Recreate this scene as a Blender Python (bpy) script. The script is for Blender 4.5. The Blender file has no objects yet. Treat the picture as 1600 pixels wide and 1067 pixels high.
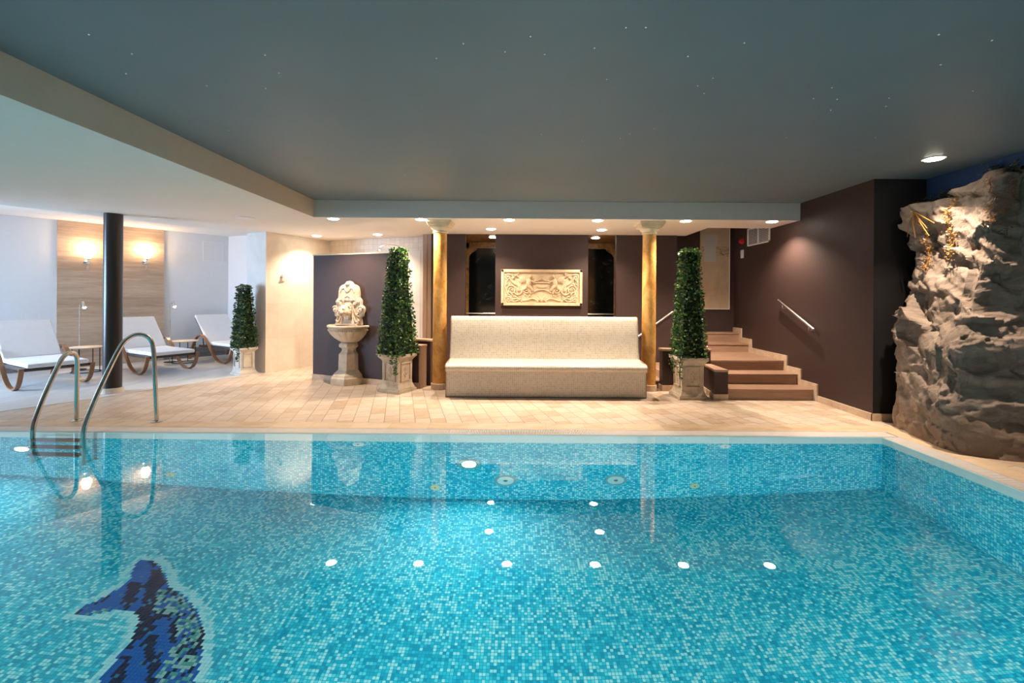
import bpy, bmesh, math, random
from mathutils import Vector, Matrix, noise
random.seed(7)
scene = bpy.context.scene
COL = scene.collection
PI = math.pi

# ------------------------------------------------------------------ materials
class NT:
    def __init__(s, name):
        s.m = bpy.data.materials.new(name); s.m.use_nodes = True
        s.t = s.m.node_tree; s.t.nodes.clear()
        s.out = s.t.nodes.new('ShaderNodeOutputMaterial')
    def n(s, typ, **kw):
        nd = s.t.nodes.new(typ)
        for k, v in kw.items():
            setattr(nd, k, v)
        return nd
    def link(s, a, b): s.t.links.new(a, b)
    def put(s, sock, v):
        if isinstance(v, bpy.types.NodeSocket): s.link(v, sock)
        elif v is not None: sock.default_value = v
    def M(s, op, a, b=None, c=None):
        nd = s.n('ShaderNodeMath', operation=op)
        s.put(nd.inputs[0], a)
        if b is not None: s.put(nd.inputs[1], b)
        if c is not None: s.put(nd.inputs[2], c)
        return nd.outputs[0]
    def sep(s, v):
        nd = s.n('ShaderNodeSeparateXYZ'); s.link(v, nd.inputs[0]); return nd.outputs
    def comb(s, x, y, z=0.0):
        nd = s.n('ShaderNodeCombineXYZ')
        for i, v in enumerate((x, y, z)): s.put(nd.inputs[i], v)
        return nd.outputs[0]
    def pos(s): return s.n('ShaderNodeNewGeometry').outputs['Position']
    def obj(s): return s.n('ShaderNodeTexCoord').outputs['Object']
    def uv(s): return s.n('ShaderNodeTexCoord').outputs['UV']
    def scale(s, v, sc, rot=(0, 0, 0)):
        nd = s.n('ShaderNodeMapping'); s.link(v, nd.inputs['Vector'])
        nd.inputs['Scale'].default_value = sc; nd.inputs['Rotation'].default_value = rot
        return nd.outputs[0]
    def noise(s, v, sc=5.0, detail=4.0, rough=.55, dist=0.0):
        nd = s.n('ShaderNodeTexNoise'); s.link(v, nd.inputs['Vector'])
        nd.inputs['Scale'].default_value = sc; nd.inputs['Detail'].default_value = detail
        nd.inputs['Roughness'].default_value = rough; nd.inputs['Distortion'].default_value = dist
        return nd.outputs['Fac']
    def white(s, v):
        nd = s.n('ShaderNodeTexWhiteNoise', noise_dimensions='3D'); s.link(v, nd.inputs['Vector'])
        return nd.outputs['Value']
    def voro(s, v, sc, feature='F1'):
        nd = s.n('ShaderNodeTexVoronoi', feature=feature); s.link(v, nd.inputs['Vector'])
        nd.inputs['Scale'].default_value = sc
        return nd.outputs['Distance']
    def ramp(s, f, stops, interp='LINEAR'):
        nd = s.n('ShaderNodeValToRGB'); s.link(f, nd.inputs[0])
        cr = nd.color_ramp; cr.interpolation = interp
        while len(cr.elements) < len(stops): cr.elements.new(.5)
        for e, (p, c) in zip(cr.elements, stops):
            e.position = p; e.color = (c[0], c[1], c[2], 1)
        return nd.outputs[0]
    def mix(s, f, a, b, blend='MIX'):
        nd = s.n('ShaderNodeMix', data_type='RGBA', blend_type=blend)
        s.put(nd.inputs[0], f)
        for i, v in ((6, a), (7, b)):
            if isinstance(v, (tuple, list)): v = (v[0], v[1], v[2], 1)
            s.put(nd.inputs[i], v)
        return nd.outputs[2]
    def bsdf(s, col, rough=.5, metal=0.0, spec=.5, height=None, bstr=.3, bdist=.01, coat=0.0):
        p = s.n('ShaderNodeBsdfPrincipled')
        if isinstance(col, (tuple, list)): col = (col[0], col[1], col[2], 1)
        s.put(p.inputs['Base Color'], col); s.put(p.inputs['Roughness'], rough)
        p.inputs['Metallic'].default_value = metal
        p.inputs['Specular IOR Level'].default_value = spec
        p.inputs['Coat Weight'].default_value = coat
        p.inputs['Coat Roughness'].default_value = .08
        if height is not None:
            b = s.n('ShaderNodeBump'); s.link(height, b.inputs['Height'])
            b.inputs['Strength'].default_value = bstr; b.inputs['Distance'].default_value = bdist
            s.link(b.outputs[0], p.inputs['Normal'])
        s.link(p.outputs[0], s.out.inputs[0])
        return s.m

def plain(name, c, rough=.6, metal=0.0, spec=.5, var=.06, sc=14, coat=0.0):
    t = NT(name)
    f = t.noise(t.obj(), sc, 5)
    lo = tuple(max(0, v * (1 - var)) for v in c); hi = tuple(min(1, v * (1 + var)) for v in c)
    return t.bsdf(t.ramp(f, [(.3, lo), (.7, hi)]), rough, metal, spec, coat=coat)

def emis(name, c, st):
    t = NT(name); e = t.n('ShaderNodeEmission')
    e.inputs[0].default_value = (*c, 1); e.inputs[1].default_value = st
    t.link(e.outputs[0], t.out.inputs[0]); return t.m

def grid_cells(t, u, v, su, sv, gap):
    cu = t.M('DIVIDE', u, su); cv = t.M('DIVIDE', v, sv)
    iu = t.M('FLOOR', cu); iv = t.M('FLOOR', cv)
    fu = t.M('SUBTRACT', cu, iu); fv = t.M('SUBTRACT', cv, iv)
    gu = gap / su; gv = gap / sv
    g = t.M('MAXIMUM', t.M('LESS_THAN', fu, gu), t.M('LESS_THAN', fv, gv))
    return iu, iv, g

def mosaic(name, plane, size=.022, seed=0.0):
    t = NT(name); x, y, z = t.sep(t.pos())
    u, v = {'xy': (x, y), 'xz': (x, z), 'yz': (y, z)}[plane]
    iu, iv, g = grid_cells(t, u, v, size, size, size * .12)
    cell = t.comb(iu, iv, seed)
    w = t.white(cell)
    patch = t.noise(cell, .035, 4, .6)
    f = t.M('ADD', w, t.M('MULTIPLY', t.M('SUBTRACT', patch, .5), 1.0))
    col = t.ramp(f, [(0, (.008, .33, .50)), (.1, (.012, .43, .59)), (.36, (.022, .55, .69)), (.58, (.10, .68, .77)), (.78, (.30, .80, .82))], 'CONSTANT')
    col = t.mix(g, col, (.02, .27, .35))
    return t.bsdf(col, .6, spec=.0)

def wood(name, c1, c2, along='z', plank=0.0, rough=.5, sc=1.0, world=False):
    t = NT(name); o = t.pos() if world else t.obj()
    s = {'x': (1.2, 14, 14), 'y': (14, 1.2, 14), 'z': (14, 14, 1.2)}[along]
    s = tuple(a * sc for a in s)
    f = t.noise(t.scale(o, s), 1.6, 6, .65, .6)
    fine = t.noise(t.scale(o, tuple(a * 5 for a in s)), 1.5, 3)
    f = t.M('ADD', t.M('MULTIPLY', f, .8), t.M('MULTIPLY', fine, .2))
    if plank:
        z = t.sep(o)[2]
        i = t.M('FLOOR', t.M('DIVIDE', z, plank))
        f = t.M('ADD', f, t.M('MULTIPLY', t.M('SUBTRACT', t.white(t.comb(i, i, i)), .5), .22))
    return t.bsdf(t.ramp(f, [(.3, c1), (.68, c2)]), rough, height=f, bstr=.08)

# deck of small tumbled travertine slabs laid at an angle to the pool
def deck_mat():
    t = NT('travertine_deck'); x, y, z = t.sep(t.pos())
    a = math.radians(14.5); ca, sa = math.cos(a), math.sin(a)
    u = t.M('ADD', t.M('MULTIPLY', x, ca), t.M('MULTIPLY', y, sa))
    v = t.M('SUBTRACT', t.M('MULTIPLY', y, ca), t.M('MULTIPLY', x, sa))
    iu0 = t.M('FLOOR', t.M('DIVIDE', u, .168))
    v = t.M('ADD', v, t.M('MULTIPLY', t.white(t.comb(iu0, 3.0, 1.0)), .3))
    iu, iv, g = grid_cells(t, u, v, .168, .24, .0075)
    w = t.white(t.comb(iu, iv, 2.0))
    n = t.noise(t.pos(), 9, 6, .65)
    f = t.M('ADD', t.M('MULTIPLY', w, .55), t.M('MULTIPLY', n, .6))
    c = t.ramp(f, [(.2, (.42, .295, .195)), (.42, (.55, .415, .30)), (.65, (.63, .505, .395)), (.9, (.52, .415, .33))])
    st = t.noise(t.pos(), 1.3, 5, .7)
    c = t.mix(t.ramp(st, [(.56, (0, 0, 0)), (.72, (.55, .55, .55))]), c, (.50, .32, .17))
    c = t.mix(t.M('MULTIPLY', g, .9), c, (.27, .185, .12))
    return t.bsdf(c, .42, spec=.4, height=t.M('SUBTRACT', n, t.M('MULTIPLY', g, 1.2)), bstr=.12)

def border_mat():
    t = NT('travertine_border'); p = t.pos(); x, y, z = t.sep(p)
    iu, iv, g = grid_cells(t, t.M('ADD', x, .1), t.M('SUBTRACT', y, .35), .42, .42, .004)
    n = t.noise(t.scale(p, (1, 2.2, 1)), 4, 6, .65)
    f = t.M('ADD', t.M('MULTIPLY', t.white(t.comb(iu, iv)), .25), t.M('MULTIPLY', n, .8))
    c = t.ramp(f, [(.25, (.44, .29, .17)), (.5, (.62, .45, .29)), (.75, (.70, .55, .40))])
    c = t.mix(t.M('MULTIPLY', g, .7), c, (.35, .25, .17))
    return t.bsdf(c, .45, height=n, bstr=.1)

def wall_tile(name, c1, c2, plane, su, sv, ang=0.0, gap=.004, rough=.35, grout=(.5, .43, .36)):
    t = NT(name); x, y, z = t.sep(t.pos())
    u = t.M('ADD', t.M('MULTIPLY', x, math.cos(ang)), t.M('MULTIPLY', y, math.sin(ang)))
    iu, iv, g = grid_cells(t, u, z, su, sv, gap)
    n = t.noise(t.pos(), 3.0, 6, .6, .8)
    f = t.M('ADD', t.M('MULTIPLY', t.white(t.comb(iu, iv)), .2), t.M('MULTIPLY', n, .8))
    c = t.mix(t.M('MULTIPLY', g, .6), t.ramp(f, [(.3, c1), (.65, c2)]), grout)
    return t.bsdf(c, rough, spec=.4)

def stone(name, c1, c2, c3, sc=6, rough=.75, b=.25, seedoff=0):
    t = NT(name); p = t.obj()
    n = t.noise(p, sc, 7, .65, .4); m = t.noise(p, sc * 9, 3, .6)
    f = t.M('ADD', t.M('MULTIPLY', n, .8), t.M('MULTIPLY', m, .2))
    return t.bsdf(t.ramp(f, [(.3, c1), (.5, c2), (.7, c3)]), rough, spec=.25, height=f, bstr=b, bdist=.02)

def bench_mat():
    t = NT('cream_bench_mosaic'); u, v, w = t.sep(t.uv())
    iu, iv, g = grid_cells(t, u, v, .0265, .0265, .004)
    c = t.ramp(t.white(t.comb(iu, iv)), [(0, (.54, .44, .33)), (.35, (.61, .51, .40)), (.7, (.66, .57, .46)), (1, (.62, .52, .40))])
    c = t.mix(g, c, (.76, .70, .60))
    return t.bsdf(c, .2, spec=.5)

def gold_mat():
    t = NT('golden_marbled_column'); p = t.obj()
    n = t.noise(t.scale(p, (1, 1, .7)), 6.5, 8, .7, .8)
    m = t.noise(p, 45, 3, .6)
    f = t.M('ADD', t.M('MULTIPLY', n, .82), t.M('MULTIPLY', m, .18))
    c = t.ramp(f, [(.32, (.34, .12, .02)), (.43, (.58, .26, .06)), (.55, (.72, .39, .11)), (.70, (.76, .50, .22))])
    return t.bsdf(c, .42, spec=.35)

def dark_paint(name='aubergine_paint'):
    t = NT(name); n = t.noise(t.pos(), 30, 4)
    c = t.ramp(n, [(.3, (.048, .027, .0235)), (.7, (.054, .031, .027))])
    return t.bsdf(c, .55, spec=.35, height=n, bstr=.03)

def rock_mat():
    t = NT('artificial_rock'); p = t.pos()
    q = t.scale(p, (1, 1, 1), (.5, 0, 0))
    n = t.noise(t.scale(q, (1, 1, 2.2)), 3.2, 9, .68, .5)
    f = t.noise(p, 26, 8, .7)
    v = t.noise(t.scale(q, (2, 2, 5)), 9, 6, .7, .6)
    c = t.ramp(n, [(.3, (.15, .108, .082)), (.47, (.25, .19, .15)), (.62, (.32, .25, .20)), (.8, (.24, .175, .13))])
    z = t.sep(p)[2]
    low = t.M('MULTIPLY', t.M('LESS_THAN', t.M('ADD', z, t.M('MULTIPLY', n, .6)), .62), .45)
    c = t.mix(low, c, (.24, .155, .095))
    h = t.M('ADD', t.M('MULTIPLY', n, .5), t.M('ADD', t.M('MULTIPLY', f, .25), t.M('MULTIPLY', v, .55)))
    return t.bsdf(c, .9, spec=.15, height=h, bstr=.55, bdist=.03)

def leaf_mat(name, a, b, c):
    t = NT(name)
    w = t.n('ShaderNodeNewGeometry').outputs['Random Per Island']
    return t.bsdf(t.ramp(w, [(0, a), (.6, b), (.93, c), (.95, tuple(min(1, v * 2.0) for v in c))]), .28, spec=.7)  # palest few leaves are coloured in as bright highlights

def sky_wall():
    t = NT('painted_night_blue_wall'); p = t.pos(); z = t.sep(p)[2]
    n = t.noise(p, 1.6, 4)
    f = t.M('ADD', t.M('MULTIPLY', t.M('SUBTRACT', z, 2.2), .9), t.M('MULTIPLY', n, .5))
    return t.bsdf(t.ramp(f, [(.2, (.008, .02, .05)), (.7, (.028, .06, .15))]), .7, spec=.2)

MAT = {}
MAT['deck'] = deck_mat(); MAT['border'] = border_mat()
def lounge_floor():
    t = NT('pale_grey_lounge_floor'); p = t.pos()
    n = t.noise(t.scale(p, (2.4, .5, 1), (0, 0, .6)), 2.2, 6, .6, .4)
    return t.bsdf(t.ramp(n, [(.3, (.50, .48, .46)), (.65, (.63, .61, .59))]), .5, spec=.35)
MAT['lounge_floor'] = lounge_floor()
MAT['pool_xy'] = mosaic('pool_mosaic_floor', 'xy', seed=1.0)
MAT['pool_xz'] = mosaic('pool_mosaic_cross', 'xz', seed=2.0)
MAT['pool_yz'] = mosaic('pool_mosaic_side', 'yz', seed=3.0)
MAT['band'] = plain('pale_waterline_tile', (.62, .78, .74), .2, var=.03)
MAT['grate'] = plain('white_overflow_bars', (.86, .81, .78), .4, var=.03)
MAT['gutter'] = plain('dark_gutter', (.03, .024, .02), .8)
MAT['white'] = plain('white_ceiling_paint', (.80, .76, .71), .8, spec=.2, var=.015)
MAT['wallwhite'] = plain('white_wall_paint', (.70, .70, .71), .75, spec=.2, var=.015)
MAT['fascia'] = plain('grey_white_fascia', (.62, .60, .56), .7, spec=.2, var=.02)
MAT['beige'] = plain('beige_fascia', (.66, .55, .44), .7, spec=.2, var=.02)
MAT['dark'] = dark_paint()
MAT['black'] = plain('near_black_paint', (.012, .010, .010), .6, spec=.3)
def ceil_mat():
    t = NT('slate_blue_satin_ceiling'); n = t.noise(t.pos(), 1.5, 3)
    return t.bsdf(t.ramp(n, [(.3, (.145, .185, .205)), (.7, (.157, .198, .22))]), .52, spec=.55)
MAT['ceil'] = ceil_mat()
MAT['skirt'] = stone('travertine_skirting', (.48, .33, .22), (.60, .45, .33), (.68, .55, .42), 9, .6, .1)
MAT['panelwood'] = wood('oak_wall_panel', (.38, .255, .17), (.58, .43, .31), 'x', plank=.19, rough=.55)
MAT['stepwood'] = wood('brown_stone_step', (.24, .135, .085), (.40, .25, .17), 'x', rough=.4, world=True)
MAT['capwood'] = wood('brown_cap', (.30, .17, .11), (.47, .30, .21), 'x', rough=.45)
MAT['boardwood'] = wood('brown_board', (.25, .15, .09), (.42, .28, .19), 'z', rough=.5)
MAT['bentwood'] = wood('bent_teak', (.20, .085, .035), (.36, .17, .075), 'x', rough=.35, sc=2)
MAT['skirtwood'] = wood('grey_plank_skirting', (.13, .11, .10), (.25, .22, .20), 'x', plank=.055, rough=.6)
MAT['showertile'] = wall_tile('beige_shower_tile', (.66, .57, .46), (.76, .68, .57), 'xz', .45, .62, math.radians(63))
MAT['showersmall'] = wall_tile('small_beige_tile', (.64, .53, .42), (.75, .65, .54), 'xz', .105, .105, math.radians(-21), .006, grout=(.42, .35, .28))
MAT['showerend'] = wall_tile('grey_beige_tile', (.52, .49, .46), (.62, .58, .54), 'xz', .8, .62, math.radians(-24))
MAT['cream'] = stone('cream_cast_stone', (.50, .37, .24), (.69, .55, .40), (.77, .65, .50), 5, .8, .2)
MAT['sandstone'] = stone('sandstone_relief', (.52, .38, .23), (.66, .51, .34), (.74, .60, .42), 7, .85, .2)
MAT['pot'] = stone('weathered_planter', (.36, .27, .18), (.56, .46, .34), (.66, .57, .45), 5, .85, .3)
MAT['potgrey'] = stone('pale_planter', (.46, .41, .35), (.62, .56, .49), (.70, .65, .58), 5, .85, .3)
MAT['capital'] = stone('ivory_capital', (.62, .50, .33), (.74, .62, .44), (.80, .70, .52), 5, .6, .08)
MAT['gold'] = gold_mat()
MAT['bench'] = bench_mat()
MAT['benchend'] = stone('brown_bench_edge', (.20, .14, .10), (.32, .24, .18), (.42, .33, .26), 30, .5, .05)
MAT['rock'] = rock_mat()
MAT['leaf'] = leaf_mat('box_leaf', (.014, .055, .012), (.04, .13, .022), (.20, .30, .07))  # light leaf tone raised to imitate highlights
MAT['leafblue'] = leaf_mat('dull_leaf', (.012, .045, .016), (.03, .10, .03), (.10, .17, .05))
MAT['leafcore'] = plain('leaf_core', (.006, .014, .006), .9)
MAT['vine'] = leaf_mat('dry_gold_vine', (.30, .12, .02), (.50, .23, .05), (.62, .34, .10))
MAT['vinedark'] = leaf_mat('dry_brown_vine', (.12, .05, .015), (.22, .10, .03), (.32, .16, .05))
MAT['bush'] = leaf_mat('dark_bush_leaf', (.006, .012, .006), (.012, .026, .012), (.03, .045, .02))
MAT['steel'] = plain('brushed_steel', (.62, .58, .52), .2, 1.0, var=.04, sc=40)
MAT['chrome'] = plain('chrome', (.8, .8, .8), .1, 1.0, var=.02)
MAT['brightsteel'] = plain('satin_rail_steel', (.82, .78, .74), .28, 1.0, var=.02)
MAT['tread'] = plain('dark_ladder_tread', (.12, .13, .13), .45)
MAT['fabric'] = plain('white_lounger_cushion', (.80, .80, .82), .9, spec=.1, var=.02)
MAT['slat'] = plain('dark_lounger_frame', (.055, .035, .025), .55)
MAT['metalblack'] = plain('black_metal', (.02, .02, .022), .4, .6)
MAT['tabletop'] = plain('pale_table_top', (.58, .50, .43), .45)
MAT['blackcol'] = plain('black_column_paint', (.022, .018, .017), .3, spec=.5, var=.02)
MAT['lamp'] = emis('downlight_glow', (1, .90, .76), 60)
MAT['poollamp'] = emis('pool_lamp_glow', (.93, .98, 1.0), 620)
MAT['poolfill'] = emis('pool_fill_glow', (.93, .98, 1.0), 1350)  # stronger emitter for the added, unseen fill lamps
MAT['sconceglow'] = emis('sconce_glow', (1, .72, .42), 12)
MAT['readglow'] = emis('reading_lamp_glow', (1, .80, .52), 30)
MAT['star'] = emis('star_point_glow', (.85, .92, 1.0), .55)
MAT['ring'] = plain('white_trim', (.82, .80, .77), .5, var=.01)
MAT['ventwhite'] = plain('white_vent', (.88, .82, .77), .5, var=.02)
MAT['red'] = plain('red_alarm', (.62, .02, .015), .3, var=.05)
MAT['switch'] = plain('white_switch', (.80, .76, .72), .4, var=.01)
def painted_panel():
    t = NT('painted_stone_panel'); p = t.obj(); x, y, z = t.sep(p)
    n = t.noise(p, 3.0, 6, .6, .7); m = t.noise(t.scale(p, (9, 1, 14)), 1.5, 5, .65, 1.8)
    c = t.ramp(n, [(.3, (.48, .36, .24)), (.7, (.62, .49, .34))])
    band = t.M('LESS_THAN', t.M('ABSOLUTE', t.M('SUBTRACT', z, .30)), .095)
    f = t.M('MULTIPLY', band, t.M('GREATER_THAN', m, .52))
    c = t.mix(t.M('MULTIPLY', f, .75), c, (.14, .10, .07))
    return t.bsdf(c, .6)
MAT['panelart'] = painted_panel()
MAT['panelsheet'] = plain('pale_grey_sheet', (.52, .52, .50), .6, var=.06, sc=30)
def niche_glass():
    t = NT('black_niche_glass'); p = t.pos()
    n = t.noise(t.scale(p, (1.5, 1, 3.0)), 2.4, 7, .65, .5)
    c = t.ramp(n, [(.52, (.004, .006, .006)), (.62, (.016, .018, .012)), (.74, (.06, .045, .022))])
    return t.bsdf(c, .12, spec=.5)
MAT['niche'] = niche_glass()
def gold_leaf():
    t = NT('antique_gold_paint'); n = t.noise(t.pos(), 9, 7, .7, .5)
    return t.bsdf(t.ramp(n, [(.3, (.10, .04, .01)), (.5, (.34, .17, .05)), (.7, (.55, .32, .10))]), .4, spec=.5)
MAT['goldleaf'] = gold_leaf()
def glass(name, ior, col=(1, 1, 1)):
    t = NT(name); g = t.n('ShaderNodeBsdfGlass')
    g.inputs['Color'].default_value = (*col, 1); g.inputs['Roughness'].default_value = 0
    g.inputs['IOR'].default_value = ior
    t.link(g.outputs[0], t.out.inputs[0]); return t.m
MAT['water'] = glass('pool_water', 1.333)
MAT['crystal'] = glass('clear_crystal', 1.45)
def thin_glass():
    t = NT('window_pane_glass'); a = t.n('ShaderNodeBsdfTransparent'); b = t.n('ShaderNodeBsdfGlossy')
    b.inputs['Roughness'].default_value = 0.02
    fr = t.n('ShaderNodeFresnel'); fr.inputs[0].default_value = 1.3
    mx = t.n('ShaderNodeMixShader'); t.link(fr.outputs[0], mx.inputs[0]); t.link(a.outputs[0], mx.inputs[1]); t.link(b.outputs[0], mx.inputs[2])
    t.link(mx.outputs[0], t.out.inputs[0]); return t.m
MAT['pane'] = thin_glass()

# ------------------------------------------------------------------ mesh builder
class MB:
    def __init__(s): s.v = []; s.f = []; s.uvs = {}; s.mi = {}
    def add(s, vs, fs, mi=0):
        o = len(s.v); s.v += [tuple(p) for p in vs]
        for f in fs:
            if mi: s.mi[len(s.f)] = mi
            s.f.append(tuple(i + o for i in f))
        return s
    def box(s, a, b, mi=0):
        x0, y0, z0 = a; x1, y1, z1 = b
        vs = [(x0, y0, z0), (x1, y0, z0), (x1, y1, z0), (x0, y1, z0), (x0, y0, z1), (x1, y0, z1), (x1, y1, z1), (x0, y1, z1)]
        return s.add(vs, [(0, 3, 2, 1), (4, 5, 6, 7), (0, 1, 5, 4), (1, 2, 6, 5), (2, 3, 7, 6), (3, 0, 4, 7)], mi)
    def prism(s, poly, z0, z1, mi=0):
        n = len(poly)
        ar = sum(poly[i][0] * poly[(i + 1) % n][1] - poly[(i + 1) % n][0] * poly[i][1] for i in range(n))
        if ar < 0: poly = poly[::-1]
        vs = [(p[0], p[1], z0) for p in poly] + [(p[0], p[1], z1) for p in poly]
        fs = [tuple(range(n))[::-1], tuple(range(n, 2 * n))] + [(i, (i + 1) % n, (i + 1) % n + n, i + n) for i in range(n)]
        return s.add(vs, fs, mi)
    def prism_xz(s, poly, y0, y1, mi=0):     # outline in x,z, extruded along y
        n = len(poly)
        ar = sum(poly[i][0] * poly[(i + 1) % n][1] - poly[(i + 1) % n][0] * poly[i][1] for i in range(n))
        if ar < 0: poly = poly[::-1]
        vs = [(p[0], y0, p[1]) for p in poly] + [(p[0], y1, p[1]) for p in poly]
        fs = [tuple(range(n)), tuple(range(n, 2 * n))[::-1]] + [(i, i + n, (i + 1) % n + n, (i + 1) % n) for i in range(n)]
        return s.add(vs, fs, mi)
    def lathe(s, prof, seg=32, c=(0, 0, 0), phase=0.0, sx=1.0, sy=1.0, arc=2 * PI, lobes=None):
        n = len(prof); vs = []; closed = abs(arc - 2 * PI) < 1e-6
        m = seg if closed else seg + 1
        for j in range(m):
            a = phase + arc * j / seg
            for (r, z) in prof:
                vs.append((c[0] + r * math.cos(a) * sx, c[1] + r * math.sin(a) * sy, c[2] + z))
        fs = []
        for j in range(seg):
            k = (j + 1) % m
            for i in range(n - 1):
                fs.append((j * n + i, k * n + i, k * n + i + 1, j * n + i + 1))
        if closed:
            if prof[0][0] > 1e-6: fs.append(tuple(j * n for j in range(m))[::-1])
            if prof[-1][0] > 1e-6: fs.append(tuple(j * n + n - 1 for j in range(m)))
        return s.add(vs, fs)
    def tube(s, path, r, seg=10, cyc=False, cap=True):
        P = [Vector(p) for p in path]; n = len(P)
        rr = r if isinstance(r, (list, tuple)) else [r] * n
        vs = []; up = None
        for i in range(n):
            if cyc: t = P[(i + 1) % n] - P[i - 1]
            else: t = P[min(i + 1, n - 1)] - P[max(i - 1, 0)]
            if t.length < 1e-9: t = Vector((0, 0, 1))
            t.normalize()
            if up is None:
                up = Vector((0, 0, 1)) if abs(t.z) < .9 else Vector((1, 0, 0))
            a = t.cross(up)
            if a.length < 1e-6: a = t.orthogonal()
            a.normalize(); b = a.cross(t).normalized(); up = b
            for k in range(seg):
                q = 2 * PI * k / seg
                vs.append(P[i] + (a * math.cos(q) + b * math.sin(q)) * rr[i])
        fs = []
        for i in range(n if cyc else n - 1):
            j = (i + 1) % n
            for k in range(seg):
                l = (k + 1) % seg
                fs.append((i * seg + k, i * seg + l, j * seg + l, j * seg + k))
        if cap and not cyc:
            fs.append(tuple(range(seg))[::-1]); fs.append(tuple((n - 1) * seg + k for k in range(seg)))
        return s.add(vs, fs)
    def band_xz(s, path, y0, y1, th):        # flat strip swept along a path in x,z
        n = len(path); vs = []
        for i in range(n):
            a = Vector(path[max(i - 1, 0)]); b = Vector(path[min(i + 1, n - 1)])
            t = (b - a).normalized(); nn = Vector((-t.y, t.x)) * th / 2
            p = Vector(path[i])
            for (q, y) in ((p + nn, y0), (p + nn, y1), (p - nn, y1), (p - nn, y0)):
                vs.append((q.x, y, q.y))
        fs = []
        for i in range(n - 1):
            for k in range(4):
                l = (k + 1) % 4
                fs.append((i * 4 + k, i * 4 + l, i * 4 + 4 + l, i * 4 + 4 + k))
        fs += [(3, 2, 1, 0), tuple((n - 1) * 4 + k for k in range(4))]
        return s.add(vs, fs)
    def ball(s, c, r, seg=16, rings=10, rot=None):
        rx, ry, rz = r if isinstance(r, (tuple, list)) else (r, r, r)
        vs = [(0, 0, rz)]; 
        for i in range(1, rings):
            th = PI * i / rings
            for j in range(seg):
                ph = 2 * PI * j / seg
                vs.append((rx * math.sin(th) * math.cos(ph), ry * math.sin(th) * math.sin(ph), rz * math.cos(th)))
        vs.append((0, 0, -rz)); last = len(vs) - 1
        if rot is not None: vs = [rot @ Vector(v) for v in vs]
        vs = [(v[0] + c[0], v[1] + c[1], v[2] + c[2]) for v in vs]
        fs = [(0, 1 + j, 1 + (j + 1) % seg) for j in range(seg)]
        for i in range(rings - 2):
            for j in range(seg):
                a = 1 + i * seg + j; b = 1 + i * seg + (j + 1) % seg
                fs.append((a, a + seg, b + seg, b))
        fs += [(1 + (rings - 2) * seg + j, last, 1 + (rings - 2) * seg + (j + 1) % seg) for j in range(seg)]
        return s.add(vs, fs)
    def xf(s, M, start=0):
        s.v = s.v[:start] + [tuple(M @ Vector(p)) for p in s.v[start:]]; return s
    def build(s, name, mat, parent=None, smooth=False, bevel=0.0, loc=None, segs=2, angle=40):
        me = bpy.data.meshes.new(name); me.from_pydata(s.v, [], s.f)
        mats = mat if isinstance(mat, (list, tuple)) else [mat]
        for m in mats: me.materials.append(m)
        for i, k in s.mi.items(): me.polygons[i].material_index = k
        if s.uvs:
            ul = me.uv_layers.new(name='UVMap')
            for p in me.polygons:
                if p.index in s.uvs:
                    for li, uv in zip(p.loop_indices, s.uvs[p.index]): ul.data[li].uv = uv
        me.validate(); me.update()
        if smooth:
            me.polygons.foreach_set('use_smooth', [True] * len(me.polygons))
            me.set_sharp_from_angle(angle=math.radians(angle))
        o = bpy.data.objects.new(name, me); COL.objects.link(o)
        if bevel:
            b = o.modifiers.new('bevel', 'BEVEL'); b.width = bevel; b.segments = segs
            b.limit_method = 'ANGLE'; b.angle_limit = math.radians(35)
        if parent is not None: o.parent = parent
        if loc: o.location = loc
        return o

def tag(o, label=None, cat=None, group=None, kind=None):
    if label: o['label'] = label
    if cat: o['category'] = cat
    if group: o['group'] = group
    if kind: o['kind'] = kind
    return o
def thing(name, label, cat, loc=(0, 0, 0), rz=0.0, group=None):
    o = bpy.data.objects.new(name, None); COL.objects.link(o)
    o.empty_display_size = .1
    o.location = loc; o.rotation_euler = (0, 0, rz)
    return tag(o, label, cat, group)
def struct(name, mb, mat, **kw):
    return tag(mb.build(name, mat, **kw), kind='structure')
def kids(o): return [c for c in bpy.data.objects if c.parent == o]
def copy_tree(o, parent=None):
    c = o.copy(); COL.objects.link(c); c.parent = parent
    for ch in kids(o): copy_tree(ch, c)
    return c
def lamp_obj(name, typ, loc, energy, color, parent=None, rot=None, **kw):
    l = bpy.data.lights.new(name, typ); l.energy = energy; l.color = color
    for k, v in kw.items(): setattr(l, k, v)
    o = bpy.data.objects.new(name, l); COL.objects.link(o); o.location = loc
    if rot: o.rotation_euler = rot
    if parent is not None: o.parent = parent
    return o

# ------------------------------------------------------------------ camera (level, eye 1.4 m above the deck, slight roll)
cam = bpy.data.cameras.new('camera'); cam.sensor_width = 36; cam.lens = 705 / 1600 * 36
cam.shift_x = -(807.6 - 800) / 1600; cam.shift_y = -(533.5 - 463.3) / 1600
cam.clip_start = .05; cam.clip_end = 100
co = bpy.data.objects.new('camera', cam); COL.objects.link(co)
co.matrix_world = Matrix.Translation((0, 0, 1.4)) @ Matrix.Rotation(PI / 2, 4, 'X') @ Matrix.Rotation(.0067, 4, 'Z')
scene.camera = co

# ------------------------------------------------------------------ key dimensions
PX0, PX1, PY0, PY1, PD = -6.2, 3.71, .55, 4.57, 1.55      # pool
ZS, ZC = 2.53, 2.78                                        # soffit and main ceiling
LW0, LW1 = Vector((-10.5, 5.748)), Vector((-6.77, 10.58))  # lounge wall
LDIR = (LW1 - LW0).normalized(); LNOR = Vector((LDIR.y, -LDIR.x))   # into the room
WALL_B = 8.2
def lw(Y): return LW0.x + (Y - LW0.y) * LDIR.x / LDIR.y
LANG = math.atan2(LDIR.y, LDIR.x)

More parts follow.
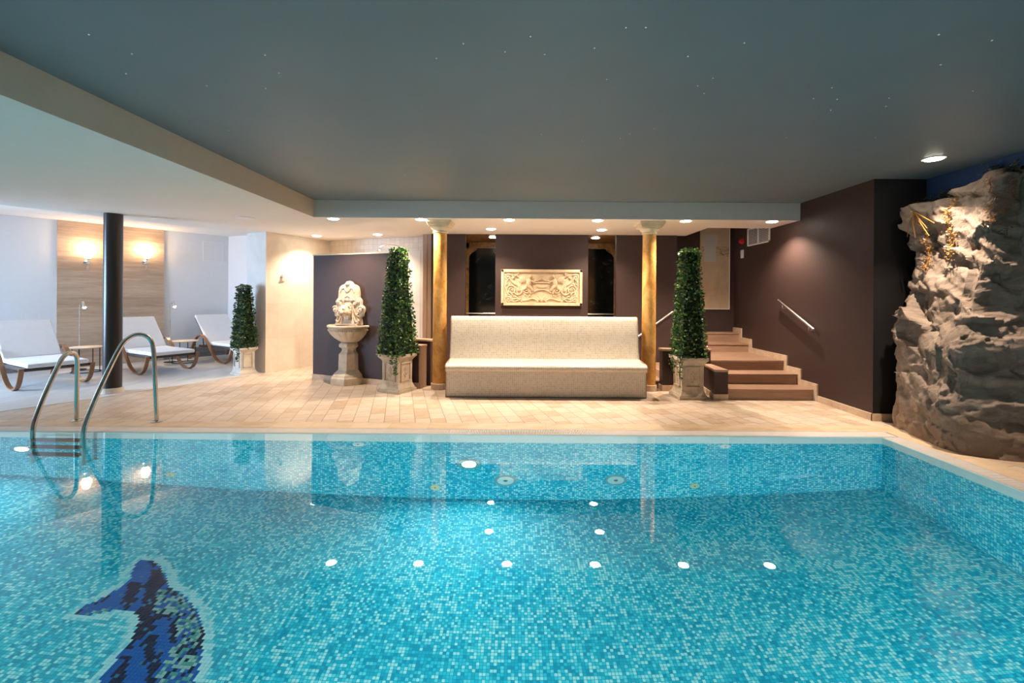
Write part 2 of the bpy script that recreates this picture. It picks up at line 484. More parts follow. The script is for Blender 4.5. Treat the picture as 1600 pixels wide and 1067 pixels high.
# ------------------------------------------------------------------ floor and pool shell
GW = .185
f = MB()
X0, X1, Y0, Y1 = -10.6, 5.2, -2.6, 10.7
gx0, gx1, gy0, gy1 = PX0 - GW, PX1 + GW, PY0 - GW, PY1 + GW
bw = .23
bx0, bx1, by0, by1 = gx0 - bw, gx1 + bw, gy0 - bw, gy1 + bw
def frame(mb, a, b, z0, z1):
    (ax0, ay0, ax1, ay1), (cx0, cy0, cx1, cy1) = a, b
    mb.box((cx0, cy0, z0), (ax0, cy1, z1)); mb.box((ax1, cy0, z0), (cx1, cy1, z1))
    mb.box((ax0, cy0, z0), (ax1, ay0, z1)); mb.box((ax0, ay1, z0), (ax1, cy1, z1))
frame(f, (bx0, by0, bx1, by1), (X0, Y0, X1, Y1), -.12, 0)
struct('floor', f, MAT['deck'])
f = MB(); frame(f, (gx0, gy0, gx1, gy1), (bx0, by0, bx1, by1), -.12, 0)
struct('floor_border', f, MAT['border'])
f = MB(); f.prism([(-4.52, 8.09), (-4.737, 7.735), (-5.06, 7.12), (-5.42, 6.45), (-5.72, 5.85), (-6.082, 5.318), (-6.5, 4.95), (-7.2, 4.72), (-8.3, 4.55), (-10.1, 4.5), (-10.1, 6.2), (-6.78, 10.5), (-5.0, 9.7), (-4.97, 8.4)], 0, .004)
struct('floor_lounge', f, MAT['lounge_floor'])
T = .15
f = MB(); f.box((PX0 - T, PY0 - T, -PD - T), (PX1 + T, PY1 + T, -PD)); struct('pool_floor', f, MAT['pool_xy'])
ZB = -.235
for nm, a, b, m in (('pool_wall_back', (PX0 - T, PY1), (PX1 + T, PY1 + T), 'pool_xz'), ('pool_wall_front', (PX0 - T, PY0 - T), (PX1 + T, PY0), 'pool_xz'),
                    ('pool_wall_left', (PX0 - T, PY0), (PX0, PY1), 'pool_yz'), ('pool_wall_right', (PX1, PY0), (PX1 + T, PY1), 'pool_yz')):
    f = MB(); f.box((*a, -PD), (*b, ZB)); f.box((*a, ZB), (*b, -.075), 1)
    ex = {'pool_wall_back': ((PX0, PY1), (PX1, PY1 + .014)), 'pool_wall_front': ((PX0, PY0 - .014), (PX1, PY0)), 'pool_wall_left': ((PX0 - .014, PY0), (PX0, PY1)), 'pool_wall_right': ((PX1, PY0), (PX1 + .014, PY1))}[nm]
    f.box((*ex[0], -.075), (*ex[1], -.003), 1)
    struct(nm, f, [MAT[m], MAT['band']])
# overflow grating around the pool: white bars over a dark channel
def grating(label, along, a0, a1, c0, c1):
    t = thing('overflow_grating', label, 'grating', ((a0 + a1) / 2, (c0 + c1) / 2, -.02) if along == 'x' else ((c0 + c1) / 2, (a0 + a1) / 2, -.02), 0, 'pool edge gratings')
    g = MB(); h = MB(); L = (a1 - a0) / 2; W = (c1 - c0) / 2
    n = int((a1 - a0) / .0167)
    def bx(mb, p0, p1, q0, q1, z0, z1):
        if along == 'x': mb.box((p0, q0, z0), (p1, q1, z1))
        else: mb.box((q0, p0, z0), (q1, p1, z1))
    for i in range(n):
        p = -L + i * .0167
        bx(g, p, p + .0092, -W + .006, W - .006, .004, .0195)
    for q in (-W + .003, W - .009): bx(g, -L, L, q, q + .006, 0, .0195)
    bx(h, -L, L, -W, W, -.053, -.043)
    g.build('bars', MAT['grate'], t); h.build('channel', MAT['gutter'], t)
grating('white slotted grating along the far pool edge before the deck', 'x', gx0, gx1, PY1 + .014, gy1)
grating('white slotted grating along the right pool edge beside the rock', 'y', PY0, PY1 + .014, PX1 + .014, gx1)
f = MB(); f.box((gx0, gy0, -.03), (gx1, PY0, -.002)); f.box((gx0, PY0, -.03), (PX0, PY1, -.002))
struct('trim_1', f, MAT['grate'])
w = MB(); w.add([(PX0, PY0, -.006), (PX1, PY0, -.006), (PX1, PY1, -.006), (PX0, PY1, -.006)], [(0, 1, 2, 3)])
tag(w.build('pool_water', MAT['water']), 'still clear turquoise water filling the mosaic pool', 'water', kind='stuff')

# mosaic animal on the pool floor, laid tile by tile
def inside(p, poly):
    c = False; n = len(poly)
    for i in range(n):
        (x1, y1), (x2, y2) = poly[i], poly[i - 1]
        if (y1 > p[1]) != (y2 > p[1]) and p[0] < (x2 - x1) * (p[1] - y1) / (y2 - y1) + x1: c = not c
    return c
DOL = [(-2.906, 3.493), (-2.806, 3.501), (-2.711, 3.441), (-2.62, 3.373), (-2.482, 3.254), (-2.36, 3.21), (-2.206, 3.106), (-2.092, 3.016), (-2.0, 2.902), (-1.927, 2.771), (-1.873, 2.657), (-1.853, 2.609), (-1.8, 2.4), (-1.8, 2.0), (-1.9, 1.7), (-2.1, 1.45), (-2.3, 1.35), (-2.45, 1.6), (-2.5, 2.0), (-2.42, 2.35), (-2.361, 2.556), (-2.382, 2.657), (-2.393, 2.788), (-2.434, 2.901), (-2.494, 2.991), (-2.571, 3.043), (-2.655, 3.043), (-2.707, 3.026), (-2.81, 2.977), (-2.908, 2.98), (-2.911, 3.022), (-2.842, 3.129), (-2.804, 3.275), (-2.903, 3.444)]
def dolphin():
    s = .022; cells = {}
    xs = [p[0] for p in DOL]; ys = [p[1] for p in DOL]
    i0, i1 = int(min(xs) / s) - 4, int(max(xs) / s) + 4; j0, j1 = int(min(ys) / s) - 4, int(max(ys) / s) + 4
    ins = {(i, j) for i in range(i0, i1) for j in range(j0, j1) if inside(((i + .5) * s, (j + .5) * s), DOL)}
    rnd = random.Random(5)
    for i in range(i0, i1):
        for j in range(j0, j1):
            if (i, j) in ins:
                right = 0
                while (i + right, j) in ins and right < 60: right += 1
                left = 0
                while (i - left, j) in ins and left < 60: left += 1
                q = noise.noise(Vector((i * .22 + j * .10, j * .10, 3.3))) + .35 * noise.noise(Vector((i * .6, j * .35, 9.1)))
                fr = right / (right + left)
                c = (.001, .105, .40)
                if q > .03: c = (.004, .014, .05)
                if j * s < 3.22 and fr < .42 and right > 1:
                    k = rnd.random()
                    c = (.20, .45, .42) if k < .34 else (.05, .30, .26) if k < .55 else (.01, .11, .38) if k < .82 else (.004, .02, .06)
                elif rnd.random() < .05: c = (.02, .17, .30)
                cells[(i, j)] = c
            elif any((i + a, j + b) in ins for a in (-2, -1, 0, 1, 2) for b in (-2, -1, 0, 1, 2)):
                cells[(i, j)] = (.33, .74, .76) if rnd.random() < .75 else (.12, .64, .72)
    mb = MB(); cols = []
    for (i, j), c in cells.items():
        x, y = i * s + .002, j * s + .002; e = s - .002; z = -PD
        o = len(mb.v)
        mb.v += [(x, y, z), (x + e, y, z), (x + e, y + e, z), (x, y + e, z), (x, y, z + .003), (x + e, y, z + .003), (x + e, y + e, z + .003), (x, y + e, z + .003)]
        for q in ((4, 5, 6, 7), (0, 1, 5, 4), (1, 2, 6, 5), (2, 3, 7, 6), (3, 0, 4, 7)):
            mb.f.append(tuple(k + o for k in q)); cols.append(c)
    t = NT('dolphin_tiles'); a = t.n('ShaderNodeAttribute', attribute_name='tile')
    m = t.bsdf(a.outputs['Color'], .6, spec=.0)
    o = mb.build('dolphin_mosaic', m)
    at = o.data.attributes.new('tile', 'FLOAT_COLOR', 'FACE')
    for k, c in enumerate(cols): at.data[k].color = (*c, 1)
    tag(o, 'dark blue dolphin mosaic set in the turquoise pool floor', 'mosaic')
dolphin()

# underwater fittings on the far pool wall
def uw_lamp(label, x, z, y=PY1, face=-1, group=None, mat='poollamp'):
    t = thing('underwater_lamp', label, 'lamp', (x, y, z), 0 if face < 0 else PI, group)
    r = MB(); r.lathe([(.098, 0), (.125, 0), (.125, .012), (.115, .02), (.098, .016)], 36); r.xf(Matrix.Rotation(PI / 2, 4, 'X')).build('trim_ring', MAT['steel'], t, smooth=True)
    g = MB(); g.lathe([(.0, .022), (.06, .018), (.098, .008), (.098, .002)], 36); g.xf(Matrix.Rotation(PI / 2, 4, 'X')).build('lens', MAT[mat], t, smooth=True)
UWG = 'glowing underwater lamps'
uw_lamp('glowing underwater lamp below the tiled bench end', -.472, -.80, group=UWG)
uw_lamp('glowing underwater lamp left of the pool ladder', -4.99, -.68, group=UWG)
for x in (-4.2, -.4, 2.6): uw_lamp('added unseen fill lamp in the near pool wall below the viewer', x, -.62, PY0, 1, 'added fill lamps in the near pool wall', 'poolfill')  # added out of view to brighten the pool floor and far wall
def disc_fit(name, label, x, z, r, mat, group):
    t = thing(name, label, 'pool fitting', (x, PY1, z), 0, group)
    R = Matrix.Rotation(PI / 2, 4, 'X')
    MB().lathe([(r * .82, 0), (r, 0), (r, .006), (r * .9, .012), (r * .82, .008)], 32).xf(R).build('rim', MAT['fitrim'] if r > .1 else mat, t, smooth=True)
    MB().lathe([(0, .012), (r * .6, .011), (r * .82, .006)], 32).xf(R).build('cover', mat, t, smooth=True)
    MB().lathe([(0, .018), (r * .12, .018), (r * .2, .011)], 20).xf(R).build('hub', MAT['tread'], t)
MAT['fitrim'] = plain('teal_rim', (.10, .34, .38), .4); MAT['fit'] = plain('turquoise_cover', (.36, .66, .64), .35); MAT['fity'] = plain('yellowed_nozzle', (.45, .60, .34), .35)
disc_fit('suction_cover', 'large round cover in pool wall below the bench middle', -.102, -1.165, .115, MAT['fit'], 'round covers on the far pool wall')
disc_fit('suction_cover', 'large dark-rimmed round cover in pool wall toward the right column', 1.013, -1.16, .115, MAT['fit'], 'round covers on the far pool wall')
for x, z, l in ((-.814, -1.33, 'small inlet nozzle low in pool wall below the left golden column'), (1.811, -1.32, 'small inlet nozzle low in pool wall below the right golden column'), (-3.492, -1.30, 'small inlet nozzle low in pool wall right of the ladder')):
    disc_fit('inlet_nozzle', l, x, z, .05, MAT['fity'], 'low inlet nozzles')
for x, z, l in ((2.119, -.315, 'round pale skimmer eye near the waterline at right'), (-1.595, -.315, 'round pale skimmer eye near the waterline below the fountain')):
    disc_fit('wall_eye', l, x, z, .06, MAT['band'], 'pale eyes near the waterline')

# ------------------------------------------------------------------ ceilings
f = MB(); f.box((X0, Y0, ZC), (X1, Y1 + .3, ZC + .12)); struct('ceiling', f, MAT['ceil'])
LE = Vector((-6.626, 5.777)); LE2 = Vector((-4.97, 8.34)); ld = (LE - LE2).normalized()
LN = LE + ld * ((LE.x + 10.1) / -ld.x)
sof = [(-2.95, Y0), (-2.95, 6.54), (4.12, 6.54), (4.12, 7.3), (3.08, 7.3), (3.08, WALL_B + .05), (-1.6, WALL_B + .05), (-1.75, 8.62), (-3.88, 9.40), (-4.5, 8.1), (-4.97, 8.34), tuple(LE), tuple(LN), (-10.1, Y0)]
f = MB(); f.prism(sof, ZS, ZC - .001); 
soff = struct('ceiling_soffit', f, MAT['white'])
f = MB(); f.box((-2.95, 6.5385, ZS + .0005), (4.12, 6.5395, ZC - .001)); struct('trim_2', f, MAT['fascia'])
f = MB(); f.box((-2.9495, Y0, ZS + .0005), (-2.948, 6.5395, ZC - .001)); struct('trim_3', f, MAT['beige'])
f = MB(); f.prism([tuple(LN), tuple(LE), tuple(LE2), (-4.85, 8.5), (-4.7, 9.7), (-6.77, 10.58), (-10.1, 6.25)], ZC - .02, ZC - .002); struct('ceiling_lounge', f, MAT['white'])

# ------------------------------------------------------------------ walls
def wallseg(name, p, q, z0, z1, th, mat, side=1, **kw):
    p = Vector(p); q = Vector(q); d = (q - p).normalized(); n = Vector((d.y, -d.x)) * side     # n faces the room
    a, b = p - n * th, q - n * th
    return struct(name, MB().prism([tuple(p), tuple(q), tuple(b), tuple(a)], z0, z1), mat, **kw)
def skirtseg(name, p, q, h=.08, th=.02, mat='skirt', side=1):
    p = Vector(p); q = Vector(q); d = (q - p).normalized(); n = Vector((d.y, -d.x)) * side
    struct(name, MB().prism([tuple(p), tuple(q), tuple(q + n * th), tuple(p + n * th)], 0, h), MAT[mat])
wallseg('wall_lounge', LW0 - LDIR * .3, LW1, 0, ZC, .12, MAT['wallwhite'])
wallseg('wall_lounge_end', LW1, LW1 + Vector((.914, -.407)) * 2.35, 0, ZC, .1, MAT['wallwhite'])
skirtseg('baseboard_lounge', LW0, LW1, .225, .018, 'skirtwood')
# tiled shower block
A, B, C, D_ = Vector((-4.97, 8.30)), Vector((-4.50, 8.085)), Vector((-3.88, 9.335)), Vector((-4.6, 9.7))
sh = MB(); sh.prism([tuple(A), tuple(B), tuple(C), tuple(D_)], 0, ZC - .03)
o = struct('wall_shower', sh, [MAT['showertile'], MAT['showerend'], MAT['showersmall']])
for p in o.data.polygons:
    n = p.normal
    if n.y < -.7: p.material_index = 1
wallseg('wall_shower_back', C, (-1.66, 8.485), 0, ZS, .1, MAT['showersmall'])
f = MB(); f.prism([(C.x + .02, C.y - .03), (-1.70, 8.475), (-1.705, 8.46), (C.x + .02, C.y - .045)], 0, 2.26); struct('wall_shower_lining', f, MAT['showertile'])
# fountain wall, tall then low
FW0, FW1 = Vector((-3.40, 7.544)), Vector((-1.75, 6.923)); fd = (FW1 - FW0).normalized(); fn = Vector((fd.y, -fd.x))
FANG = math.atan2(fd.y, fd.x)
wallseg('wall_fountain', FW0, FW1, 0, 2.06, .14, MAT['dark'])
a = FW0 + fn * .012 - fd * .012; b = FW1 + fn * .012; c = FW1 - fn * .152; d = FW0 - fn * .152 - fd * .012
struct('trim_4', MB().prism([tuple(a), tuple(b), tuple(c), tuple(d)], 2.06, 2.078), MAT['capital'])
a2 = FW0 - fd * .012
struct('trim_5', MB().prism([tuple(a2 + fn * .002), tuple(FW0 + fn * .002), tuple(FW0 - fn * .14), tuple(a2 - fn * .14)], 0, 2.06), MAT['capital'])
skirtseg('baseboard_fountain', FW0, FW1 + fd * .3, .085, .02)
# low walls beside the left column
lw_t = thing('low_partition', 'low dark partition with brown cap between left topiary and golden column', 'partition', (FW1.x, FW1.y, 0), FANG)
MB().box((0.002, 0, 0), (.30, .13, .625)).build('body', MAT['dark'], lw_t)
MB().box((.30, -.012, 0), (.325, .165, .625)).build('end_board', MAT['boardwood'], lw_t)
MB().box((.002, -.02, .625), (.335, .17, .655)).build('cap', MAT['capwood'], lw_t, bevel=.004)
l2 = thing('low_partition', 'taller dark low partition with brown cap behind the board-ended one', 'partition', (-1.78, 7.2, 0), FANG)
MB().box((0, 0, 0), (.47, .14, .69)).build('body', MAT['dark'], l2)
MB().box((-.01, -.02, .69), (.485, .16, .72)).build('cap', MAT['capwood'], l2, bevel=.004)
# dark back wall with two deep niches
def bw_(x0, x1, name, y1=WALL_B + .12): struct(name, MB().box((x0, WALL_B, 0), (x1, y1, ZC - .001)), MAT['dark'])
bw_(-1.56, -.941, 'wall_back_left', 8.32); bw_(-.394, 1.292, 'wall_back', 9.5); bw_(1.804, 2.9, 'wall_back_right', 8.32)
struct('wall_niche', MB().box((-1.3, 9.42, 0), (2.3, 9.52, ZC - .001)), MAT['black'])
struct('wall_niche_side', MB().box((2.1, 8.32, 0), (2.2, 9.42, ZC - .001)), MAT['dark'])
struct('wall_niche_end', MB().box((-1.2, 8.32, 0), (-1.1, 9.42, ZC - .001)), MAT['dark'])
struct('ceiling_niche', MB().box((-1.1, WALL_B + .121, ZS), (-.394, 9.42, ZS + .04)).box((-.941, WALL_B + .001, ZS), (-.394, WALL_B + .121, ZS + .04)).box((1.292, WALL_B + .121, ZS), (2.1, 9.42, ZS + .04)).box((1.292, WALL_B + .001, ZS), (1.804, WALL_B + .121, ZS + .04)), MAT['goldleaf'])
def niche(label, x0, x1, flip):
    t = thing('niche_window', label, 'window', ((x0 + x1) / 2, 9.42, 0), 0, 'dark arched niche windows')
    W = (x1 - x0) / 2
    MB().box((-W + .002, -.03, .3), (W - .002, -.022, 2.5)).build('pane', MAT['niche'], t)
    fr = MB(); s = -1 if not flip else 1
    # golden surround: outer jamb, head band and a stepped corner
    fr.box((min(s * W, s * (W - .062)) , -.06, .3), (max(s * W, s * (W - .062)), -.03, 2.5))
    fr.box((-W + .002, -.06, 2.40), (W - .002, -.03, 2.525))
    cor = [(s * (W - .062), 2.40), (s * (W - .24), 2.40), (s * (W - .20), 2.35), (s * (W - .13), 2.31), (s * (W - .09), 2.27), (s * (W - .062), 2.22)]
    fr.prism_xz(cor, -.06, -.03)
    fr.build('gold_frame', MAT['goldleaf'], t)
    r = MB(); r.tube([(-W + .03, -.16, 1.05), (W - .03, -.16, 1.05)], .012, 8)
    for x in (-W + .06, W - .06): r.tube([(x, -.16, 1.05), (x, -.03, 1.05)], .008, 6)
    r.build('rail', MAT['brightsteel'], t, smooth=True)
niche('dark niche window with gold arch left of the carved relief', -1.062, -.394, False)
niche('dark niche window with gold arch right of the carved relief', 1.292, 2.075, True)
bt = thing('timber_board', 'tall narrow brown timber board behind the left golden column', 'board', (-1.64, 8.28, 0), FANG)
MB().box((-.085, -.03, 0), (.0, .03, ZS - .002)).box((.004, -.025, 0), (.09, .03, ZS - .002)).build('planks', MAT['boardwood'], bt)
# right wall, its return, and the painted wall behind the rock
struct('wall_right', MB().box((4.10, 5.19, 0), (4.85, 8.6, ZC - .001)), MAT['dark'])
struct('wall_right_return', MB().box((4.10, 5.186, .08), (4.85, 5.19, ZC - .001)), MAT['black'])
struct('wall_rock', MB().box((4.70, Y0, 0), (4.85, 5.186, ZC - .001)), sky_wall())
skirtseg('baseboard_right', (4.10, 5.17), (4.10, 6.12), .082, .02, side=-1)
struct('baseboard_return', MB().box((4.08, 5.165, 0), (4.38, 5.186, .082)), MAT['skirt'])
# stairwell behind
struct('wall_stair_back', MB().box((2.9, 8.52, 0), (4.12, 8.64, ZC - .001)), MAT['dark'])
# rear room shell: windows let the daylight in from the left and behind
wl = MB()
wins = [(3.1, 5.6)]
ys = [Y0] + [v for w_ in wins for v in w_] + [5.75]
for a, b in zip(ys[0::2], ys[1::2]): wl.box((-10.25, a, 0), (-10.1, b, ZC))
for a, b in wins: wl.box((-10.25, a, 0), (-10.1, b, .25)); wl.box((-10.25, a, 2.45), (-10.1, b, ZC))
struct('wall_left', wl, MAT['wallwhite'])
for k, (a, b) in enumerate(wins):
    fr = MB(); 
    for y in (a, (a + b) / 2 - .03, b - .06): fr.box((-10.22, y, .25), (-10.13, y + .06, 2.45))
    for z in (.25, 2.39): fr.box((-10.22, a, z), (-10.13, b, z + .06))
    wo = struct('window_%d' % (k + 1), fr, MAT['ring'])
    MB().box((-10.18, a + .06, .31), (-10.172, b - .06, 2.39)).build('pane', MAT['pane'], wo)
struct('wall_front', MB().box((X0, Y0 - .12, 0), (X1, Y0, ZC)), MAT['wallwhite'])
def spl(P, n=8):                       # Catmull-Rom through points of any dimension
    P = [Vector(p) for p in P]; out = []
    for i in range(len(P) - 1):
        a, b, c, d = P[max(i - 1, 0)], P[i], P[i + 1], P[min(i + 2, len(P) - 1)]
        for k in range(n):
            t = k / n
            out.append(.5 * ((2 * b) + (c - a) * t + (2 * a - 5 * b + 4 * c - d) * t * t + (3 * b - a - 3 * c + d) * t ** 3))
    out.append(P[-1]); return out

# ------------------------------------------------------------------ golden columns
def column(x, y, label):
    t = thing('golden_column', label, 'column', (x, y, 0), 0, 'golden columns')
    MB().lathe([(.125, 0), (.125, .085), (.118, .09), (.105, .09)], 40).build('base_ring', MAT['skirt'], t, smooth=True)
    MB().lathe([(.106, .088), (.104, .8), (.101, 1.6), (.098, 2.36)], 48).build('shaft', MAT['gold'], t, smooth=True)
    c = MB().lathe([(.098, 2.345), (.112, 2.352), (.114, 2.368), (.104, 2.376), (.108, 2.384), (.13, 2.40), (.145, 2.422), (.15, 2.436), (.1, 2.436)], 48)
    for h, z0, z1 in ((.152, 2.436, 2.452), (.166, 2.452, 2.474), (.178, 2.474, 2.492), (.19, 2.492, ZS - .001)):
        c.box((-h, -h, z0), (h, h, z1))
    c.build('capital', MAT['capital'], t, smooth=True, bevel=.004)
column(-1.165, 6.83, 'golden marbled column with ivory capital left of the tiled bench')
column(2.0, 6.83, 'golden marbled column with ivory capital right of the tiled bench')
t = thing('black_column', 'round black column on a mosaic ring beside the left loungers', 'column', (-5.715, 6.385, 0))
MB().lathe([(.128, .0), (.128, .075), (.106, .078)], 40).build('base_ring', MAT['showersmall'], t, smooth=True)
MB().lathe([(.107, .076), (.107, ZS - .001)], 48).build('shaft', MAT['blackcol'], t, smooth=True)

# ------------------------------------------------------------------ mosaic bench
bn = thing('heated_bench', 'long cream mosaic bench with high backrest between the golden columns', 'bench', (.412, 6.25, 0))
def ext(prof, hx, name, mat, smooth=True, cap_mat=None):
    mb = MB(); n = len(prof); vs = []; L = 0; d = [0]
    for i in range(n):
        q = prof[(i + 1) % n]; L += math.dist(prof[i], q); d.append(L)
    vs = [(-hx, p[0], p[1]) for p in prof] + [(hx, p[0], p[1]) for p in prof]
    fs = [(i, i + n, (i + 1) % n + n, (i + 1) % n) for i in range(n)]
    mb.add(vs, fs)
    for i in range(n): mb.uvs[i] = [(0, d[i]), (2 * hx, d[i]), (2 * hx, d[i + 1]), (0, d[i + 1])]
    mb.add(vs, [tuple(range(n)), tuple(range(n, 2 * n))[::-1]])
    for k, s_ in ((n, 0), (n + 1, 1)):
        ids = mb.f[k]; mb.uvs[k] = [(mb.v[i][1], mb.v[i][2]) for i in ids]
    return mb.build(name, mat, bn, smooth=smooth, angle=50)
HX = 1.38
ext([(.0, .012), (.0, .36), (.70, .36), (.70, .012)], HX, 'front_base', MAT['bench'], False)
lip = spl([(.012, .352), (-.03, .362), (-.062, .395), (-.062, .425), (-.035, .452), (.03, .462)], 4)
ext([tuple(p) for p in lip] + [(.2, .462), (.37, .487), (.70, .487), (.70, .352)], HX, 'seat', MAT['bench'])
top = spl([(.47, 1.04), (.492, 1.082), (.53, 1.10), (.60, 1.10), (.645, 1.08), (.66, 1.03)], 4)
ext([(.372, .480), (.41, .60), (.435, .80)] + [tuple(p) for p in top] + [(.70, .48)], HX, 'backrest', MAT['bench'])
for sx in (-1, 1):
    e = MB(); x0, x1 = sorted((sx * HX, sx * (HX + .013)))
    def side(poly):
        n = len(poly); vs = [(x0, *p) for p in poly] + [(x1, *p) for p in poly]
        e.add(vs, [tuple(range(n))[::-1], tuple(range(n, 2 * n))] + [(i, (i + 1) % n, (i + 1) % n + n, i + n) for i in range(n)])
    side([(-.006, .0), (.70, .0), (.70, .487), (.372, .487), (.03, .466), (-.035, .456), (-.066, .425), (-.066, .395), (-.03, .356), (-.006, .350)])
    side([(.366, .487), (.70, .487), (.664, 1.04), (.60, 1.104), (.53, 1.104), (.49, 1.086), (.465, 1.04), (.43, .80), (.405, .60)])
    e.build('end_panel', MAT['benchend'], bn)
MB().box((-HX + .005, .012, .0), (HX - .005, .69, .014)).build('shadow_gap', MAT['gutter'], bn)  # dark strip coloured in as the shade beneath the bench

# ------------------------------------------------------------------ stairs on the right
fr_ = [6.20, 6.55, 6.89, 7.93, 8.28]; hz_ = [.15, .30, .45, .60, .765]
st = thing('staircase', 'brown stone steps climbing beside the dark right wall', 'stairs', (2.91, 6.2, 0))
for k in range(5):
    x0 = .0 if k < 2 else (.0)
    y1 = 8.52
    z0 = hz_[k - 1] if k else 0
    m = MB().box((0, fr_[k] - 6.2 + .008, z0), (1.17, y1 - 6.2, hz_[k] - .028)).box((-.0, fr_[k] - 6.2 - .006, hz_[k] - .028), (1.17, y1 - 6.2, hz_[k]))
    m.build('step', MAT['stepwood'], st, bevel=.003)
sk = [(6.17, 0)]
prev = 0
out = []
for k in range(5):
    y = fr_[k] - .075
    out += [(y, (hz_[k - 1] if k else 0) + .085 if k else .0), (y, hz_[k] + .085)]
poly = out + [(8.52, hz_[4] + .085), (8.52, 0)]
m = MB(); n = len(poly)
vs = [(4.08, *p) for p in poly] + [(4.10, *p) for p in poly]
m.add(vs, [tuple(range(n)), tuple(range(n, 2 * n))[::-1]] + [(i, i + n, (i + 1) % n + n, (i + 1) % n) for i in range(n)])
struct('baseboard_stairs', m, MAT['skirt'])
s2 = thing('side_staircase', 'brown side steps rising to the landing behind the right golden column', 'stairs', (2.0, 6.95, 0))
for k, (x, z) in enumerate(((0, .112), (.3, .225), (.6, .338))):
    MB().box((x, 0, .112 * k), (.905, 1.245, z)).build('step', MAT['stepwood'], s2, bevel=.003)
wa = thing('low_stair_wall', 'dark low wall with brown cap behind the right topiary', 'partition', (2.19, 6.76, 0))
MB().box((0, 0, .0), (.72, .15, .60)).build('body', MAT['dark'], wa)
MB().box((-.015, -.015, .60), (.73, .165, .632)).build('cap', MAT['capwood'], wa, bevel=.004)
MB().box((-.012, -.016, 0), (.72, 0, .085)).box((-.012, 0, 0), (0, .15, .085)).build('skirting', MAT['skirt'], wa)
wb = thing('low_stair_wall', 'short dark stair cheek with brown cap left of the bottom step', 'partition', (2.72, 6.19, 0))
MB().prism([(0, 0), (.185, 0), (.185, .55), (.08, .55)], 0, .385).build('body', MAT['dark'], wb)
MB().prism([(-.008, -.008), (.188, -.008), (.188, .555), (.075, .555)], .385, .415).build('cap', MAT['capwood'], wb, bevel=.004)
MB().prism([(-.018, -.014), (.185, -.014), (.185, 0), (0, 0), (.08, .55), (.064, .55)], 0, .08).build('skirting', MAT['skirt'], wb)
# handrails
hr = thing('handrail', 'short slanted steel handrail on the dark right wall', 'handrail', (4.10, 6.13, .977))
MB().tube([(-.06, 0, 0), (-.06, .85, .393)], .018, 12).build('rail', MAT['brightsteel'], hr, smooth=True)
for k in (.12, .74):
    MB().tube([(0, k, .4624 * k - .07), (-.05, k, .4624 * k - .07), (-.06, k, .4624 * k - .012)], .007, 8).build('bracket', MAT['brightsteel'], hr, smooth=True)
hb = thing('handrail', 'slanted steel handrail on the back wall behind the right golden column', 'handrail', (2.206, WALL_B, .70))
MB().tube([(-.05, -.06, -.036), (.736, -.06, .538)], .018, 12).build('rail', MAT['brightsteel'], hb, smooth=True)
for k in (.1, .65):
    MB().tube([(k, 0, .73 * k - .07), (k, -.05, .73 * k - .07), (k, -.06, .73 * k - .012)], .007, 8).build('bracket', MAT['brightsteel'], hb, smooth=True)
# vent grille, alarm, switch
vg = thing('vent_grille', 'white slatted vent grille high on the right wall above the stairs', 'vent', (4.10, 7.66, 2.47))
v = MB(); Lh, Hh = .35, .155
v.box((-.02, -Lh, -Hh), (-.001, Lh, -Hh + .022)).box((-.02, -Lh, Hh - .022), (-.001, Lh, Hh)).box((-.02, -Lh, -Hh), (-.001, -Lh + .022, Hh)).box((-.02, Lh - .022, -Hh), (-.001, Lh, Hh)).box((-.02, -.01, -Hh), (-.001, .01, Hh))
v.build('frame', MAT['ventwhite'], vg)
v = MB()
for k in range(11):
    z = -Hh + .032 + k * .0235
    v.add([(-.016, -Lh + .02, z), (-.016, Lh - .02, z), (-.004, Lh - .02, z + .013), (-.004, -Lh + .02, z + .013), (-.016, -Lh + .02, z + .003), (-.016, Lh - .02, z + .003), (-.004, Lh - .02, z + .016), (-.004, -Lh + .02, z + .016)],
          [(0, 1, 2, 3), (7, 6, 5, 4), (0, 4, 5, 1), (1, 5, 6, 2), (2, 6, 7, 3), (3, 7, 4, 0)])
v.build('slats', MAT['ventwhite'], vg)
MB().box((-.003, -Lh + .01, -Hh + .01), (-.0005, Lh - .01, Hh - .01)).build('backing', MAT['gutter'], vg)
al = thing('fire_alarm', 'round red alarm sounder on the right stair wall', 'alarm', (4.10, 8.2, 2.43))
R_ = Matrix.Rotation(-PI / 2, 4, 'Y')
MB().lathe([(.048, 0), (.048, .02), (.04, .026)], 28).xf(R_).build('base', MAT['red'], al, smooth=True)
MB().lathe([(.038, .024), (.036, .05), (.02, .062), (0, .064)], 28).xf(R_).build('dome', MAT['red'], al, smooth=True)
sw = thing('wall_switch', 'small white call switch below the red alarm', 'switch', (4.10, 8.2, 2.2))
MB().box((-.02, -.045, -.075), (0, .045, .075)).build('housing', MAT['switch'], sw, bevel=.006)
MB().box((-.03, -.028, .0), (-.019, .028, .05)).build('button', MAT['switch'], sw, bevel=.004)
# painted panel in the stairwell
pa = thing('decorative_panel', 'beige painted stone panel with pale sheets at the stair head', 'panel', (3.72, 8.52, 1.97))
MB().box((-.27, -.03, -.77), (.27, -.001, .78)).build('board', MAT['panelart'], pa)
MB().box((.27, -.034, -.785), (.284, -.001, .78)).box((-.27, -.034, -.785), (.27, -.001, -.77)).build('edge_strip', MAT['ventwhite'], pa)
MB().box((-.235, -.035, .40), (.055, -.03, .62)).build('upper_sheet', MAT['panelsheet'], pa)
MB().box((-.20, -.036, .11), (.02, -.03, .40)).build('lower_sheet', MAT['panelsheet'], pa)

